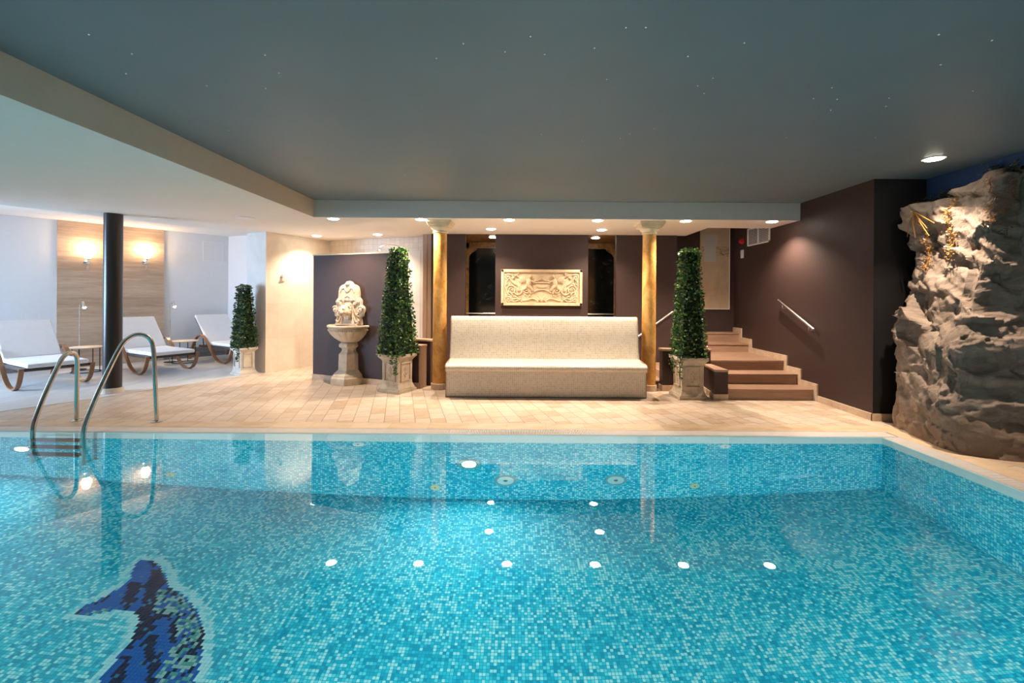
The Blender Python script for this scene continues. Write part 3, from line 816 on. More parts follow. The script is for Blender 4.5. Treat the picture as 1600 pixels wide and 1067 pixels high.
# ------------------------------------------------------------------ carved relief
rl = thing('carved_relief', 'sandstone relief of scrolls and an urn on the dark back wall', 'relief', (.447, WALL_B, 1.565))
HW_, HH_ = .733, .326
MB().box((-HW_, -.045, -HH_), (HW_, -.001, HH_)).build('slab', MAT['sandstone'], rl, bevel=.004)
b = MB(); bb = .052
b.box((-HW_, -.075, -HH_), (HW_, -.04, -HH_ + bb)).box((-HW_, -.075, HH_ - bb), (HW_, -.04, HH_)).box((-HW_, -.075, -HH_), (-HW_ + bb, -.04, HH_)).box((HW_ - bb, -.075, -HH_), (HW_, -.04, HH_))
b.build('border', MAT['sandstone'], rl, bevel=.006)
def both(fn):
    fn(1); fn(-1)
cv = MB(); yR = -.056
def spiral(cx, cz, r0, turns, a0, s, dirn=1, r=.015):
    n = int(26 * turns); P = []
    for i in range(n + 1):
        q = i / n; a = a0 + dirn * 2 * PI * turns * q; rr = r0 * (1 - .86 * q)
        P.append((s * (cx + rr * math.cos(a)), yR, cz + rr * math.sin(a)))
    cv.tube(P, [r * (1 - .35 * i / n) for i in range(n + 1)], 8)
    cv.ball((s * cx, yR - .004, cz), (.016, .02, .016), 10, 6)
def vine(P, s, r=.0145): cv.tube([(s * p[0], yR, p[1]) for p in spl(P, 7)], r, 8)
def leaf(x, z, L, a, s, w=.4):
    rot = Matrix.Rotation(-a if s > 0 else PI + a, 3, 'Y')
    cv.ball((s * x, yR, z), (L, .018, L * w), 10, 6, rot)
for s in (1, -1):
    spiral(.545, -.045, .10, 1.9, -1.2, s); spiral(.27, -.055, .075, 1.8, 3.6, s, -1); spiral(.615, .185, .055, 1.5, 2.2, s, -1); spiral(.60, -.215, .055, 1.6, .6, s)
    spiral(.385, -.205, .035, 1.3, 2, s, -1, .010); spiral(.46, .21, .035, 1.3, 0, s, 1, .010); spiral(.625, .06, .035, 1.3, 1, s, 1, .010)
    vine([(.64, -.16), (.60, -.10), (.655, .0), (.64, .11), (.60, .13)], s); vine([(.06, -.235), (.16, -.20), (.26, -.225), (.36, -.235), (.45, -.20), (.54, -.225)], s, .013)
    vine([(.20, -.11), (.24, -.02), (.33, -.05), (.39, -.12), (.45, -.13), (.50, -.09)], s); vine([(.0, -.035), (.07, -.045), (.13, -.075), (.17, -.10)], s, .013)
    vine([(.40, -.06), (.43, .03), (.50, .07), (.56, .13), (.58, .2)], s); vine([(.36, .09), (.40, .17), (.45, .2), (.52, .24)], s, .010)
    for (x, z, L, a) in ((.30, -.13, .035, .8), (.34, -.02, .04, 2.2), (.43, -.05, .04, 1.2), (.47, -.17, .04, .4), (.52, -.25, .04, .2), (.44, -.24, .035, -.4), (.36, -.26, .03, .6), (.57, .23, .03, .3), (.51, .17, .03, -.5), (.65, -.03, .03, 1.6), (.58, .05, .035, 2.4), (.42, .25, .03, .5), (.22, -.15, .03, 2.2), (.655, .22, .028, 1.2), (.53, -.13, .03, .9), (.40, .12, .045, .9)):
        leaf(x, z, L, a, s)
    # seated winged figure turned to the urn
    cv.ball((s * .235, -.062, .085), (.048, .035, .075), 14, 9); cv.ball((s * .205, -.07, .195), (.030, .03, .034), 14, 9)
    cv.tube([(s * .20, -.065, .12), (s * .15, -.07, .10), (s * .10, -.065, .13)], [.02, .016, .013], 8)
    cv.tube([(s * .24, -.062, .03), (s * .20, -.07, .0), (s * .16, -.065, -.06)], [.036, .03, .02], 10)
    cv.tube([(s * .27, -.06, .03), (s * .30, -.06, -.02), (s * .37, -.055, -.06)], [.034, .026, .014], 10)
    for k in range(5): leaf(.30 + .022 * k, .15 + .012 * k - .018 * k, .07, .9 + .12 * k, s, .22)
    # acanthus at the bottom
    for k, a in enumerate((.25, .75, 1.2)): leaf(.035 + .028 * (2 - k), -.225 + .016 * k, .05, a, s, .35)
    spiral(.075, -.245, .03, 1.3, 1.5, s, -1, .009)
cv.prism_xz([(-.15, .075), (.15, .075), (.16, .10), (-.16, .10)], -.078, -.044); cv.prism_xz([(-.13, .06), (.13, .06), (.10, .02), (.04, -.005), (-.04, -.005), (-.10, .02)], -.072, -.044)
for k in range(-3, 4): cv.ball((k * .022, -.058, .125 + .012 * (3 - abs(k))), (.013, .016, .015), 10, 6)
cv.ball((0, -.06, -.225), (.02, .022, .045), 10, 8)
cv.build('carving', MAT['sandstone'], rl, smooth=True, angle=60)

# ------------------------------------------------------------------ wall fountain
fo = thing('wall_fountain', 'cream stone wall fountain with lion head and shell basin', 'fountain', (-2.667, 7.264, 0), FANG)
half = [(.0, 1.632), (.04, 1.622), (.078, 1.582), (.135, 1.565), (.175, 1.535), (.198, 1.47), (.205, 1.36), (.228, 1.345), (.245, 1.315), (.245, 1.245), (.275, 1.235), (.30, 1.20), (.30, 1.155), (.275, 1.115), (.275, 1.075), (.235, 1.05), (.245, .98), (.25, .93)]
out_ = [p for p in half] + [(-x, z) for x, z in half[::-1][:-1]]
def shrink(k, cz=1.25): return [(x * k, cz + (z - cz) * (1 - (1 - k) * .55)) for x, z in out_]
bp = MB(); bp.prism_xz(out_, -.07, -.004)
bp.prism_xz([(x * .86, 1.30 + (z - 1.30) * .9) for x, z in out_ if z > 1.30] , -.085, -.06)
bp.build('backplate', MAT['cream'], fo, smooth=True, bevel=.014, segs=3, angle=50)
om = MB()
def fspiral(cx, cz, r0, turns, a0, s, r=.0125):
    n = int(24 * turns); P = []
    for i in range(n + 1):
        q = i / n; a = a0 + 2 * PI * turns * q; rr = r0 * (1 - .85 * q)
        P.append((s * (cx + rr * math.cos(a)), -.085, cz + rr * math.sin(a)))
    om.tube(P, r, 8); om.ball((s * cx, -.09, cz), .018, 10, 7)
for s in (1, -1):
    om.tube([(s * p[0], -.085, p[1]) for p in spl([(.0, 1.455), (.035, 1.475), (.065, 1.515), (.11, 1.50), (.135, 1.455)], 6)], .013, 8)
    fspiral(.245, 1.175, .055, 1.6, .5, s); fspiral(.20, 1.30, .035, 1.4, 2.0, s, .012); fspiral(.085, 1.325, .035, 1.4, .0, s, .012); fspiral(.14, 1.26, .03, 1.3, 1, s, .011)
    om.tube([(s * p[0], -.085, p[1]) for p in spl([(.235, 1.07), (.17, 1.10), (.125, 1.20), (.15, 1.29), (.205, 1.27)], 6)], .011, 8)
    om.tube([(s * p[0], -.085, p[1]) for p in spl([(.22, .96), (.16, 1.0), (.115, 1.10), (.10, 1.22), (.06, 1.28)], 6)], .013, 8)
    om.tube([(s * p[0], -.08, p[1]) for p in spl([(.24, 1.0), (.20, 1.03), (.16, 1.12), (.155, 1.20)], 6)], .010, 8)
    om.tube([(s * p[0], -.08, p[1]) for p in spl([(.13, .96), (.11, 1.02), (.085, 1.10)], 6)], .010, 8)
    for (x, z, L, a) in ((.195, .985, .04, .3), (.19, 1.09, .035, 1.1), (.13, 1.33, .025, 2.2)):
        om.ball((s * x, -.08, z), (L, .025, L * .42), 10, 7, Matrix.Rotation(-a if s > 0 else PI + a, 3, 'Y'))
om.tube([(p[0], -.085, p[1]) for p in spl([(-.05, 1.37), (.0, 1.395), (.05, 1.37)], 6)], .012, 8)
om.ball((0, -.08, 1.58), (.045, .03, .03), 12, 8)
om.prism_xz([(-.22, .925), (.22, .925), (.215, .955), (-.215, .955)], -.12, -.06)
om.build('scrollwork', MAT['cream'], fo, smooth=True, angle=60)
lh = MB(); lc = Vector((.0, -.15, 1.165))
def lb(dx, dy, dz, r): lh.ball((lc.x + dx * 1.15, lc.y + dy * 1.2, lc.z + dz * 1.15), tuple(q * 1.15 for q in r), 18, 12)
lb(0, 0, 0, (.062, .07, .068)); lb(0, -.06, -.022, (.036, .045, .032)); lb(0, -.095, -.008, (.019, .016, .013))
lb(.02, -.078, -.03, (.022, .028, .02)); lb(-.02, -.078, -.03, (.022, .028, .02)); lb(0, -.068, -.066, (.024, .028, .012))
for s in (1, -1):
    lb(s * .026, -.052, .026, (.016, .02, .009)); lb(s * .055, .015, .058, (.018, .012, .02)); lb(s * .045, -.01, -.03, (.03, .04, .04))
    lb(s * .026, -.058, .014, (.010, .010, .008))
for k in range(14):
    a = 2 * PI * k / 14; lb(math.cos(a) * .064, .045, math.sin(a) * .068, (.022, .026, .022))
for k in range(9):
    a = PI * (k + .5) / 9; lb(-math.cos(a) * .045, .045, -.055 - math.sin(a) * .045, (.014, .022, .034))
lo = lh.build('lion_head', MAT['cream'], fo, smooth=True)
rm = lo.modifiers.new('merge', 'REMESH'); rm.mode = 'VOXEL'; rm.voxel_size = .0055; rm.use_smooth_shade = True
# half-round basin, octagonal pedestal
def half_round(prof, name, ks=1.0, seg=30, flute=0.0, mat='cream', ang0=PI):
    mb = MB(); n = len(prof); vs = []
    for j in range(seg + 1):
        a = ang0 + (PI) * j / seg
        for i, (r, z) in enumerate(prof):
            rr = r * (1 + (flute * abs(math.sin(a * 9)) if i and z < .86 else 0))
            vs.append((rr * math.cos(a), rr * math.sin(a) * ks - .004, z))
    fs = []
    for j in range(seg):
        for i in range(n - 1): fs.append((j * n + i, (j + 1) * n + i, (j + 1) * n + i + 1, j * n + i + 1))
    mb.add(vs, fs)
    mb.add([vs[i] for i in range(n)] + [vs[seg * n + i] for i in range(n)], [tuple(range(n)) + tuple(2 * n - 1 - i for i in range(n))])
    return mb.build(name, MAT[mat], fo, smooth=True, angle=35)
bas = half_round([(0.0, .64), (.115, .645), (.17, .675), (.245, .73), (.30, .79), (.325, .835), (.315, .85), (.335, .862), (.338, .875), (.325, .885), (.352, .893), (.362, .912), (.352, .93), (.315, .93), (.29, .90), (.20, .80), (0, .76)], 'basin', 1.0, 108, .03)
bd = MB()
for k in range(34):
    a = PI + PI * (k + .5) / 34; bd.ball((.336 * math.cos(a), .336 * math.sin(a), .852), (.014, .014, .016), 8, 6)
bd.build('beading', MAT['cream'], bas, smooth=True)
def octo(r, d, z): return [(-r, 0, z), (-r, -d * .45, z), (-r * .52, -d, z), (r * .52, -d, z), (r, -d * .45, z), (r, 0, z)]
pd = MB(); levels = [(.25, .29, 0), (.25, .29, .105), (.235, .275, .118), (.225, .265, .15), (.19, .225, .185), (.172, .205, .205), (.155, .185, .215), (.15, .18, .47), (.118, .145, .505), (.108, .135, .535), (.11, .137, .56), (.145, .172, .585), (.15, .178, .60), (.15, .178, .625), (.135, .16, .642), (.12, .14, .65)]
vs = []
for r, d, z in levels: vs += octo(r, d, z)
fs = [tuple(range(6))[::-1], tuple((len(levels) - 1) * 6 + k for k in range(6))]
for i in range(len(levels) - 1):
    for k in range(6):
        l = (k + 1) % 6; fs.append((i * 6 + k, i * 6 + l, i * 6 + 6 + l, i * 6 + 6 + k))
pd.add(vs, fs); pd.xf(Matrix.Translation((0, -.004, 0))).build('pedestal', MAT['cream'], fo, bevel=.004)

# ------------------------------------------------------------------ potted topiaries
def topiary(label, loc, rz, hb, hp, H, b0, t0, nleaf, potm, leafm, vines, motif=True):
    t = thing('potted_topiary', label, 'topiary', loc, rz, 'obelisk topiaries in stone planters')
    pl = MB(); k = hb / .21
    for h, z0, z1 in ((hb, 0, .045 * k), (hb * .93, .045 * k, .06 * k)):
        pl.box((-h, -h, z0), (h, h, z1))
    def ringlev(levels):
        vs = []
        for h, z in levels: vs += [(-h, -h, z), (h, -h, z), (h, h, z), (-h, h, z)]
        fs = [(3, 2, 1, 0), tuple((len(levels) - 1) * 4 + q for q in range(4))]
        for i in range(len(levels) - 1):
            for q in range(4):
                l = (q + 1) % 4; fs.append((i * 4 + q, i * 4 + l, i * 4 + 4 + l, i * 4 + 4 + q))
        pl.add(vs, fs)
    B_ = hb * .78
    ringlev([(hb * .9, .058 * k), (hb * .84, .085 * k), (B_, .12 * k), (B_ * .97, .16), (B_ * .98, hp - .11 * k), (B_ * 1.06, hp - .085 * k), (hb * .97, hp - .05 * k), (hb * 1.0, hp - .045 * k), (hb * 1.0, hp - .01), (hb * .97, hp), (hb * .8, hp), (hb * .78, hp - .03)])
    po = pl.build('planter', potm, t, bevel=.005)
    pm = MB()
    for q in range(4):
        s0 = len(pm.v); w_ = B_ * .66; za, zb = .15 * k + .02, hp - .13 * k
        for (x0, z0, x1, z1) in ((-w_, za, w_, za + .012), (-w_, zb - .012, w_, zb), (-w_, za, -w_ + .012, zb), (w_ - .012, za, w_, zb)):
            pm.box((x0, -B_ - .012, z0), (x1, -B_ + .012, z1))
        if motif:
            for (x, z, r) in ((0, .0, .022), (.018, .03, .014), (-.018, .03, .014), (0, .055, .016), (.022, -.035, .013), (-.02, -.04, .013), (0, -.07, .012)):
                pm.ball((x, -B_ + .003, (za + zb) / 2 + z), (r, .012, r * 1.3), 8, 6)
        pm.xf(Matrix.Rotation(PI / 2 * q, 4, 'Z'), s0)
    pm.build('raised_panels', potm, po)
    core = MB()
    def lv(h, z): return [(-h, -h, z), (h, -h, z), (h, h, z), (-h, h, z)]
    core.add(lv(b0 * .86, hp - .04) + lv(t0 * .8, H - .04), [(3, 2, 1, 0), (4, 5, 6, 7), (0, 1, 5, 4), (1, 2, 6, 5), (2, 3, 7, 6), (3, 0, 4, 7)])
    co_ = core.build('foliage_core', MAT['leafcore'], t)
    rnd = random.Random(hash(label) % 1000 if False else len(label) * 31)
    lf = MB()
    def addleaf(p, nrm, L):
        d = Vector((rnd.gauss(0, .55), rnd.gauss(0, .55), rnd.gauss(.15, .55))) + nrm * .75
        d.normalize(); sdir = d.cross(Vector((rnd.gauss(0, 1), rnd.gauss(0, 1), rnd.gauss(0, 1)))).normalized(); u = d.cross(sdir)
        w = L * .36
        a = p; m1 = p + d * L * .5; e = p + d * L
        lf.add([a, m1 + sdir * w + u * .004, e, m1 - sdir * w + u * .004, m1 - u * .003], [(0, 1, 4), (1, 2, 4), (2, 3, 4), (3, 0, 4)])
    for i in range(nleaf):
        q = rnd.random(); z = hp - .01 + (H - hp) * (1 - math.sqrt(1 - q * (1 - (t0 / b0) ** 2))) / (1 - t0 / b0) if t0 < b0 else hp + (H - hp) * q
        z = min(z, H); fz = (z - hp) / (H - hp)
        h = b0 + (t0 - b0) * fz; side_ = rnd.randrange(4); u = rnd.uniform(-1, 1) * h
        nrm = Vector((0, -1, 0)); p = Vector((u, -h + rnd.uniform(-.012, .03), z))
        R4 = Matrix.Rotation(PI / 2 * side_, 3, 'Z')
        addleaf(R4 @ p, R4 @ nrm, rnd.uniform(.030, .052))
    for i in range(int(nleaf * .05)):
        addleaf(Vector((rnd.uniform(-t0, t0), rnd.uniform(-t0, t0), H - .01 + rnd.uniform(-.02, .015))), Vector((0, 0, 1)), rnd.uniform(.024, .042))
    lf.build('foliage', leafm, t)
    for (vx, vy, ln) in vines:
        vm = MB(); lf = MB()
        P = [Vector((vx, vy, hp + .01 - ln * q / 6)) + Vector((rnd.uniform(-.01, .01), rnd.uniform(-.012, .004) - (.012 if q else 0), 0)) for q in range(7)]
        vm.tube(P, .004, 6)
        for q in range(int(ln * 330)):
            s_ = rnd.random(); p = P[0].lerp(P[-1], s_) + Vector((rnd.gauss(0, .03 * (1 - .6 * s_)), rnd.uniform(-.03, .0), 0))
            addleaf(p, Vector((0, -1, 0)), rnd.uniform(.022, .036))
        vo = vm.build('trailing_stem', MAT['leafcore'], t); lf.build('leaves', leafm, vo)
topiary('obelisk topiary in weathered stone planter right of the fountain', (-1.755, 6.655, 0), math.radians(-27), .200, .552, 2.085, .205, .090, 3400, MAT['pot'], MAT['leaf'], [(.20, -.225, .28), (.12, -.225, .14)])
topiary('obelisk topiary in weathered stone planter before the right stairs', (2.43, 6.375, 0), math.radians(2), .203, .575, 2.075, .185, .095, 3400, MAT['pot'], MAT['leaf'], [(-.20, -.19, .30), (-.21, .06, .24)])
topiary('smaller obelisk topiary at the pale shower wall near the loungers', (-4.82, 7.985, 0), math.radians(-30), .158, .475, 1.555, .150, .078, 2200, MAT['potgrey'], MAT['leafblue'], [(.13, -.15, .24)], False)

# ------------------------------------------------------------------ loungers
LD = Vector((.883, -.469)); LRZ = math.atan2(LD.y, LD.x)
def make_lounger():
    t = thing('sun_lounger', 'x', 'sun lounger', (0, 0, 0), 0, 'white cushioned loungers along the lounge wall')
    wave = [tuple(p) for p in spl([(-1.27, .012), (-1.235, .10), (-1.16, .27), (-1.05, .44), (-.92, .528), (-.78, .53), (-.64, .44), (-.47, .26), (-.32, .11), (-.17, .03), (0, .010), (.13, .05), (.22, .14), (.275, .26), (.29, .33)], 5)]
    for s in (-1, 1):
        y0, y1 = sorted((s * .36, s * .415))
        MB().band_xz(wave, y0, y1, .020).build('bentwood_frame', MAT['bentwood'], t, smooth=True)
    fm = MB()
    for s in (-1, 1):
        y0, y1 = sorted((s * .325, s * .36)); fm.box((-.98, y0, .285), (.28, y1, .325))
    for k in range(12): fm.box((-.66 + k * .08, -.325, .315), (-.61 + k * .08, .325, .33))
    for x in (-.98, -.3, .25): fm.box((x, -.36, .285), (x + .03, .36, .315))
    fm.build('seat_frame', MAT['slat'], t)
    bf = MB(); bf.band_xz([(-.70, .345), (-1.19, .885)], -.33, -.29, .028).band_xz([(-.70, .345), (-1.19, .885)], .29, .33, .028)
    for k in range(6):
        q = .1 + k * .16; x, z = -.70 - .49 * q, .345 + .54 * q
        bf.band_xz([(x + .015, z - .017), (x - .02, z + .022)], -.3, .3, .016)
    bf.tube([(-1.0, -.28, .67), (-.95, -.28, .30)], .01, 6); bf.tube([(-1.0, .28, .67), (-.95, .28, .30)], .01, 6)
    bf.build('back_frame', MAT['slat'], t)
    MB().band_xz([(-.725, .372), (-.5, .362), (-.2, .362), (.1, .362), (.315, .358)], -.335, .335, .062).build('seat_cushion', MAT['fabric'], t, smooth=True, bevel=.018, segs=3, angle=50)
    MB().band_xz([(-.70, .385), (-.85, .552), (-1.0, .717), (-1.205, .942)], -.335, .335, .055).build('back_cushion', MAT['fabric'], t, smooth=True, bevel=.018, segs=3, angle=50)
    return t
lg = make_lounger()
spots = [((-7.035, 6.82), 'white cushioned bentwood lounger cut off by the left picture edge'), ((-6.353, 8.16), 'white cushioned bentwood lounger half behind the black column'), ((-5.735, 9.47), 'white cushioned bentwood lounger behind the small topiary')]
for i, (p, l) in enumerate(spots):
    o = lg if i == 0 else copy_tree(lg)
    o.location = (p[0], p[1], .004); o.rotation_euler.z = LRZ; o['label'] = l
# side tables and reading lamps
def make_table():
    t = thing('side_table', 'x', 'side table', (0, 0, 0), 0, 'round side tables between the loungers')
    MB().lathe([(.0, .436), (.245, .436), (.25, .441), (.25, .449), (.245, .452), (0, .452)], 40).build('tabletop', MAT['tabletop'], t, smooth=True)
    for k in range(4):
        a = PI / 4 + PI / 2 * k; x, y = .2 * math.cos(a), .2 * math.sin(a)
        MB().tube([(x, y, 0), (x, y, .436)], .007, 8).build('leg', MAT['metalblack'], t, smooth=True)
    MB().tube([(.2 * math.cos(a), .2 * math.sin(a), .012) for a in [2 * PI * k / 32 for k in range(32)]], .007, 8, cyc=True).build('base_ring', MAT['metalblack'], t, smooth=True)
    return t
tb = make_table()
for i, (p, l) in enumerate([((-7.66, 8.03), 'round side table left of the black column'), ((-6.79, 9.21), 'round side table between the two farther loungers')]):
    o = tb if i == 0 else copy_tree(tb); o.location = (*p, .004); o['label'] = l; o.rotation_euler.z = LRZ
def make_reader():
    t = thing('reading_lamp', 'x', 'floor lamp', (0, 0, 0), 0, 'slim reading lamps beside the loungers')
    MB().lathe([(0, 0), (.10, 0), (.10, .012), (.012, .018), (0, .018)], 32).build('base', MAT['metalblack'], t, smooth=True)
    MB().tube([(0, 0, .015), (0, 0, 1.19), (.012, 0, 1.205), (.07, 0, 1.207)], .007, 8).build('pole', MAT['steel'], t, smooth=True)
    R2 = Matrix.Translation((.085, 0, 1.195)) @ Matrix.Rotation(math.radians(-22), 4, 'Y')
    hd = MB().lathe([(.0, .062), (.016, .058), (.022, .04), (.030, -.055), (.027, -.055), (.018, .03), (0, .04)], 24).xf(R2).build('lamp_head', MAT['steel'], t, smooth=True)
    MB().lathe([(0, -.078), (.014, -.074), (.024, -.062), (.027, -.052)], 20).xf(R2).build('bulb', MAT['readglow'], hd)
    lamp_obj('reading_light', 'SPOT', R2 @ Vector((0, 0, -.10)), 22, (1, .74, .45), t, rot=(0, math.radians(-22), 0), spot_size=math.radians(95), spot_blend=.7, shadow_soft_size=.02)
    return t
rd = make_reader()
for i, (p, l) in enumerate([((-8.03, 8.29), 'slim reading lamp before the oak panel left of the black column'), ((-7.12, 9.27), 'slim reading lamp before the white wall right of the black column')]):
    o = rd if i == 0 else copy_tree(rd); o.location = (*p, .004); o['label'] = l; o.rotation_euler.z = math.radians(-10)

# ------------------------------------------------------------------ lounge wall fittings
def lwr(r): # point of the lounge wall along the direction x / y = -r
    k = LDIR.x / LDIR.y; Y = (k * LW0.y - LW0.x) / (k + r); return Vector((-r * Y, Y))
pa_, pb_ = lwr(1.0204), lwr(.7834)
op = thing('wood_panel', 'tall oak plank panel on the lounge wall carrying two sconces', 'wall panel', (pa_.x, pa_.y, 0), LANG)
MB().box((0, -.032, .0), ((pb_ - pa_).length, -.001, ZC - .021)).build('planks', MAT['panelwood'], op)
def make_sconce():
    t = thing('wall_sconce', 'x', 'wall lamp', (0, 0, 0), LANG, 'glowing sconces on the oak panel')
    MB().lathe([(0, 0), (.045, 0), (.045, .012), (.03, .022), (0, .024)], 24).xf(Matrix.Translation((0, 0, -.13)) @ Matrix.Rotation(PI / 2, 4, 'X')).build('wall_plate', MAT['chrome'], t, smooth=True)
    MB().tube(spl([(0, -.02, -.13), (0, -.07, -.16), (0, -.12, -.13), (0, -.13, -.075)], 6), .008, 8).lathe([(0, -.09), (.03, -.085), (.042, -.07), (.03, -.062), (0, -.062)], 24, c=(0, -.13, 0)).build('arm', MAT['chrome'], t, smooth=True)
    MB().lathe([(.028, -.062), (.055, -.045), (.078, .0), (.088, .05), (.084, .052), (.073, .0), (.05, -.038), (.02, -.05)], 32, c=(0, -.13, 0)).build('glass_shade', MAT['sconceglow'], t, smooth=True)
    MB().tube([(0, -.13, -.09), (0, -.13, -.17)], .003, 6).lathe([(0, -.30), (.012, -.28), (.016, -.20), (.008, -.17), (0, -.165)], 8, c=(0, -.13, 0)).build('crystal_drop', MAT['crystal'], t)
    lamp_obj('sconce_light', 'POINT', (0, -.13, .10), 15, (1, .66, .38), t, shadow_soft_size=.06)
    return t
sc_ = make_sconce()
for i, (r, l) in enumerate([(.955, 'glowing glass wall sconce left of the black column'), (.8255, 'glowing glass wall sconce right of the black column')]):
    p = lwr(r) - LNOR * -.032; o = sc_ if i == 0 else copy_tree(sc_)
    o.location = (p.x, p.y, 1.4 + .0845 * p.y); o['label'] = l
h0, h1 = lwr(.695), lwr(.6527)
ha = thing('access_hatch', 'faint white access hatch high on the lounge wall by the corner', 'hatch', (h0.x, h0.y, 2.38), LANG)
W = (h1 - h0).length
MB().box((0, -.006, -.21), (W, -.001, .21)).build('door_leaf', MAT['wallwhite'], ha)
MB().box((-.012, -.009, -.222), (W + .012, 0, -.21)).box((-.012, -.009, .21), (W + .012, 0, .222)).box((-.012, -.009, -.21), (0, 0, .21)).box((W, -.009, -.21), (W + .012, 0, .21)).build('frame', MAT['ring'], ha)
for x, y, l in ((-5.29, 6.72, 'flush round ceiling speaker nearest the black column'), (-3.99, 6.62, 'flush round ceiling speaker nearest the beam corner')):
    t = thing('ceiling_speaker', l, 'speaker', (x, y, ZS), 0, 'flush white ceiling speakers')
    MB().lathe([(.112, 0), (.125, 0), (.125, -.006), (.112, -.009)], 36).build('rim', MAT['ring'], t, smooth=True)
    MB().lathe([(0, -.006), (.112, -.005), (.112, 0)], 36).build('grille', MAT['white'], t, smooth=True)
# shower fittings
sdir = (C - B).normalized(); snor = Vector((sdir.y, -sdir.x))
kp = B + sdir * .32
kn = thing('shower_valve', 'small chrome shower valve on the bright beige wall', 'valve', (kp.x, kp.y, 1.73), math.atan2(sdir.y, sdir.x))
MB().lathe([(0, 0), (.04, 0), (.04, .008), (.018, .014), (.016, .05), (0, .05)], 24).xf(Matrix.Rotation(PI / 2, 4, 'X')).build('body', MAT['chrome'], kn, smooth=True)
MB().tube([(0, -.045, 0), (.05, -.05, .015), (.09, -.05, .02)], [.012, .010, .008], 10).build('lever', MAT['chrome'], kn, smooth=True)
shd = thing('shower_fitting', 'chrome shower head reaching over the dark fountain wall', 'shower', (-2.35, 8.74, 2.30), FANG)
MB().tube(spl([(.14, -.0, -.02), (.10, -.10, .05), (.0, -.22, .06), (-.10, -.32, .02), (-.12, -.34, -.02)], 6), .011, 10).build('arm', MAT['chrome'], shd, smooth=True)
MB().lathe([(0, .0), (.02, -.005), (.045, -.035), (.05, -.05), (0, -.052)], 28, c=(-.12, -.34, -.015)).build('rose', MAT['chrome'], shd, smooth=True)

# ------------------------------------------------------------------ pool ladder
ld_ = thing('pool_ladder', 'stainless steel pool ladder with two arched rails at the far edge', 'ladder', (-4.5, 4.57, 0))
O = Vector((-4.5, 4.57, 0))
def rail(P, name):
    pts = [Vector(p) - O for p in P]; k = [pts[0], pts[1]] + spl(pts[1:-1], 8)[1:] + [pts[-1]]
    return MB().tube(k, .0215, 14).build(name, MAT['steel'], ld_, smooth=True)
rail([(-4.757, 4.44, -.98), (-4.757, 4.44, -.05), (-4.757, 4.445, .07), (-4.757, 4.47, .17), (-4.758, 4.55, .37), (-4.762, 4.70, .67), (-4.765, 4.76, .745), (-4.77, 4.82, .77), (-4.785, 4.89, .745), (-4.80, 4.93, .66), (-4.82, 4.95, .40), (-4.838, 4.965, .02)], 'rail')
rail([(-4.257, 4.44, -.98), (-4.257, 4.44, -.06), (-4.257, 4.445, .05), (-4.245, 4.47, .17), (-4.20, 4.56, .46), (-4.13, 4.70, .84), (-4.10, 4.77, .935), (-4.05, 4.83, .968), (-4.0, 4.90, .93), (-3.97, 4.93, .81), (-3.955, 4.94, .45), (-3.939, 4.948, .02)], 'rail')
for x, y in ((-4.838, 4.965), (-3.939, 4.948)):
    MB().lathe([(.055, 0), (.055, .008), (.035, .018), (.022, .022), (0, .022)], 28).build('foot_flange', MAT['steel'], ld_, smooth=True, loc=(x - O.x, y - O.y, .0))
for z in (-.14, -.40, -.66):
    MB().box((-.257, -.19, z - .02), (.243, -.09, z + .012)).build('step', MAT['tread'], ld_, bevel=.006)
for x in (-.257, .243):
    MB().tube([(x, -.13, -.94), (x, -.012, -.94), (x, -.011, -.94), (x, -.001, -.94)], [.016, .016, .035, .035], 16).build('wall_strut', MAT['steel'], ld_, smooth=True)

# ------------------------------------------------------------------ downlights
def make_down():
    t = thing('downlight', 'x', 'downlight', (0, 0, 0), 0)
    MB().lathe([(.076, -.004), (.092, -.004), (.095, -.001), (.094, 0), (.076, 0)], 36).build('trim_ring', MAT['ring'], t, smooth=True)
    MB().lathe([(0, -.016), (.03, -.0155), (.055, -.013), (.07, -.009), (.078, -.003), (.078, 0)], 32).build('lamp_face', MAT['lamp'], t)
    lamp_obj('downlight_beam', 'SPOT', (0, 0, -.03), DL_POWER, (1, .81, .63), t, spot_size=math.radians(128), spot_blend=.75, shadow_soft_size=.010)
    return t
DL_POWER = 200
dl = make_down()
G = 'downlights in the low white soffit'
dls = [(-2.71, 6.645, ZS, 1, 'front-row downlight nearest the beam corner'), (-1.42, 6.645, ZS, 1, 'front-row downlight touching the left column capital'), (-.12, 6.645, ZS, 1, 'front-row downlight above the left half of the bench'), (1.18, 6.645, ZS, 1, 'front-row downlight above the right half of the bench'), (2.48, 6.645, ZS, 1, 'front-row downlight above the right topiary'), (3.75, 6.645, ZS, 1, 'front-row downlight nearest the dark right wall'),
       (-.44, 7.56, ZS, .8, 'rear downlight left of the relief'), (1.415, 7.57, ZS, .8, 'rear downlight right of the relief'), (-3.80, 8.55, ZS, .8, 'downlight in the shower corner by the bright tiled wall'), (-2.57, 8.31, ZS, .8, 'downlight behind the fountain wall above the shower'),
       (-.46, 8.62, ZS, .12, 'small downlight inside the left niche'), (1.49, 8.60, ZS, .12, 'small downlight inside the right niche'), (4.083, 4.429, ZC, 1.75, 'single spotlight in the dark ceiling above the rock')]
for i, (x, y, z, k, l) in enumerate(dls):
    o = dl if i == 0 else copy_tree(dl)
    o.location = (x, y, z); o['label'] = l
    if z == ZS: o['group'] = G
    if k != 1:
        for c in kids(o):
            if c.type == 'LIGHT':
                c.data = c.data.copy(); c.data.energy = DL_POWER * k
                if z == ZC: c.data.spot_size = math.radians(84); c.data.spot_blend = 1.0
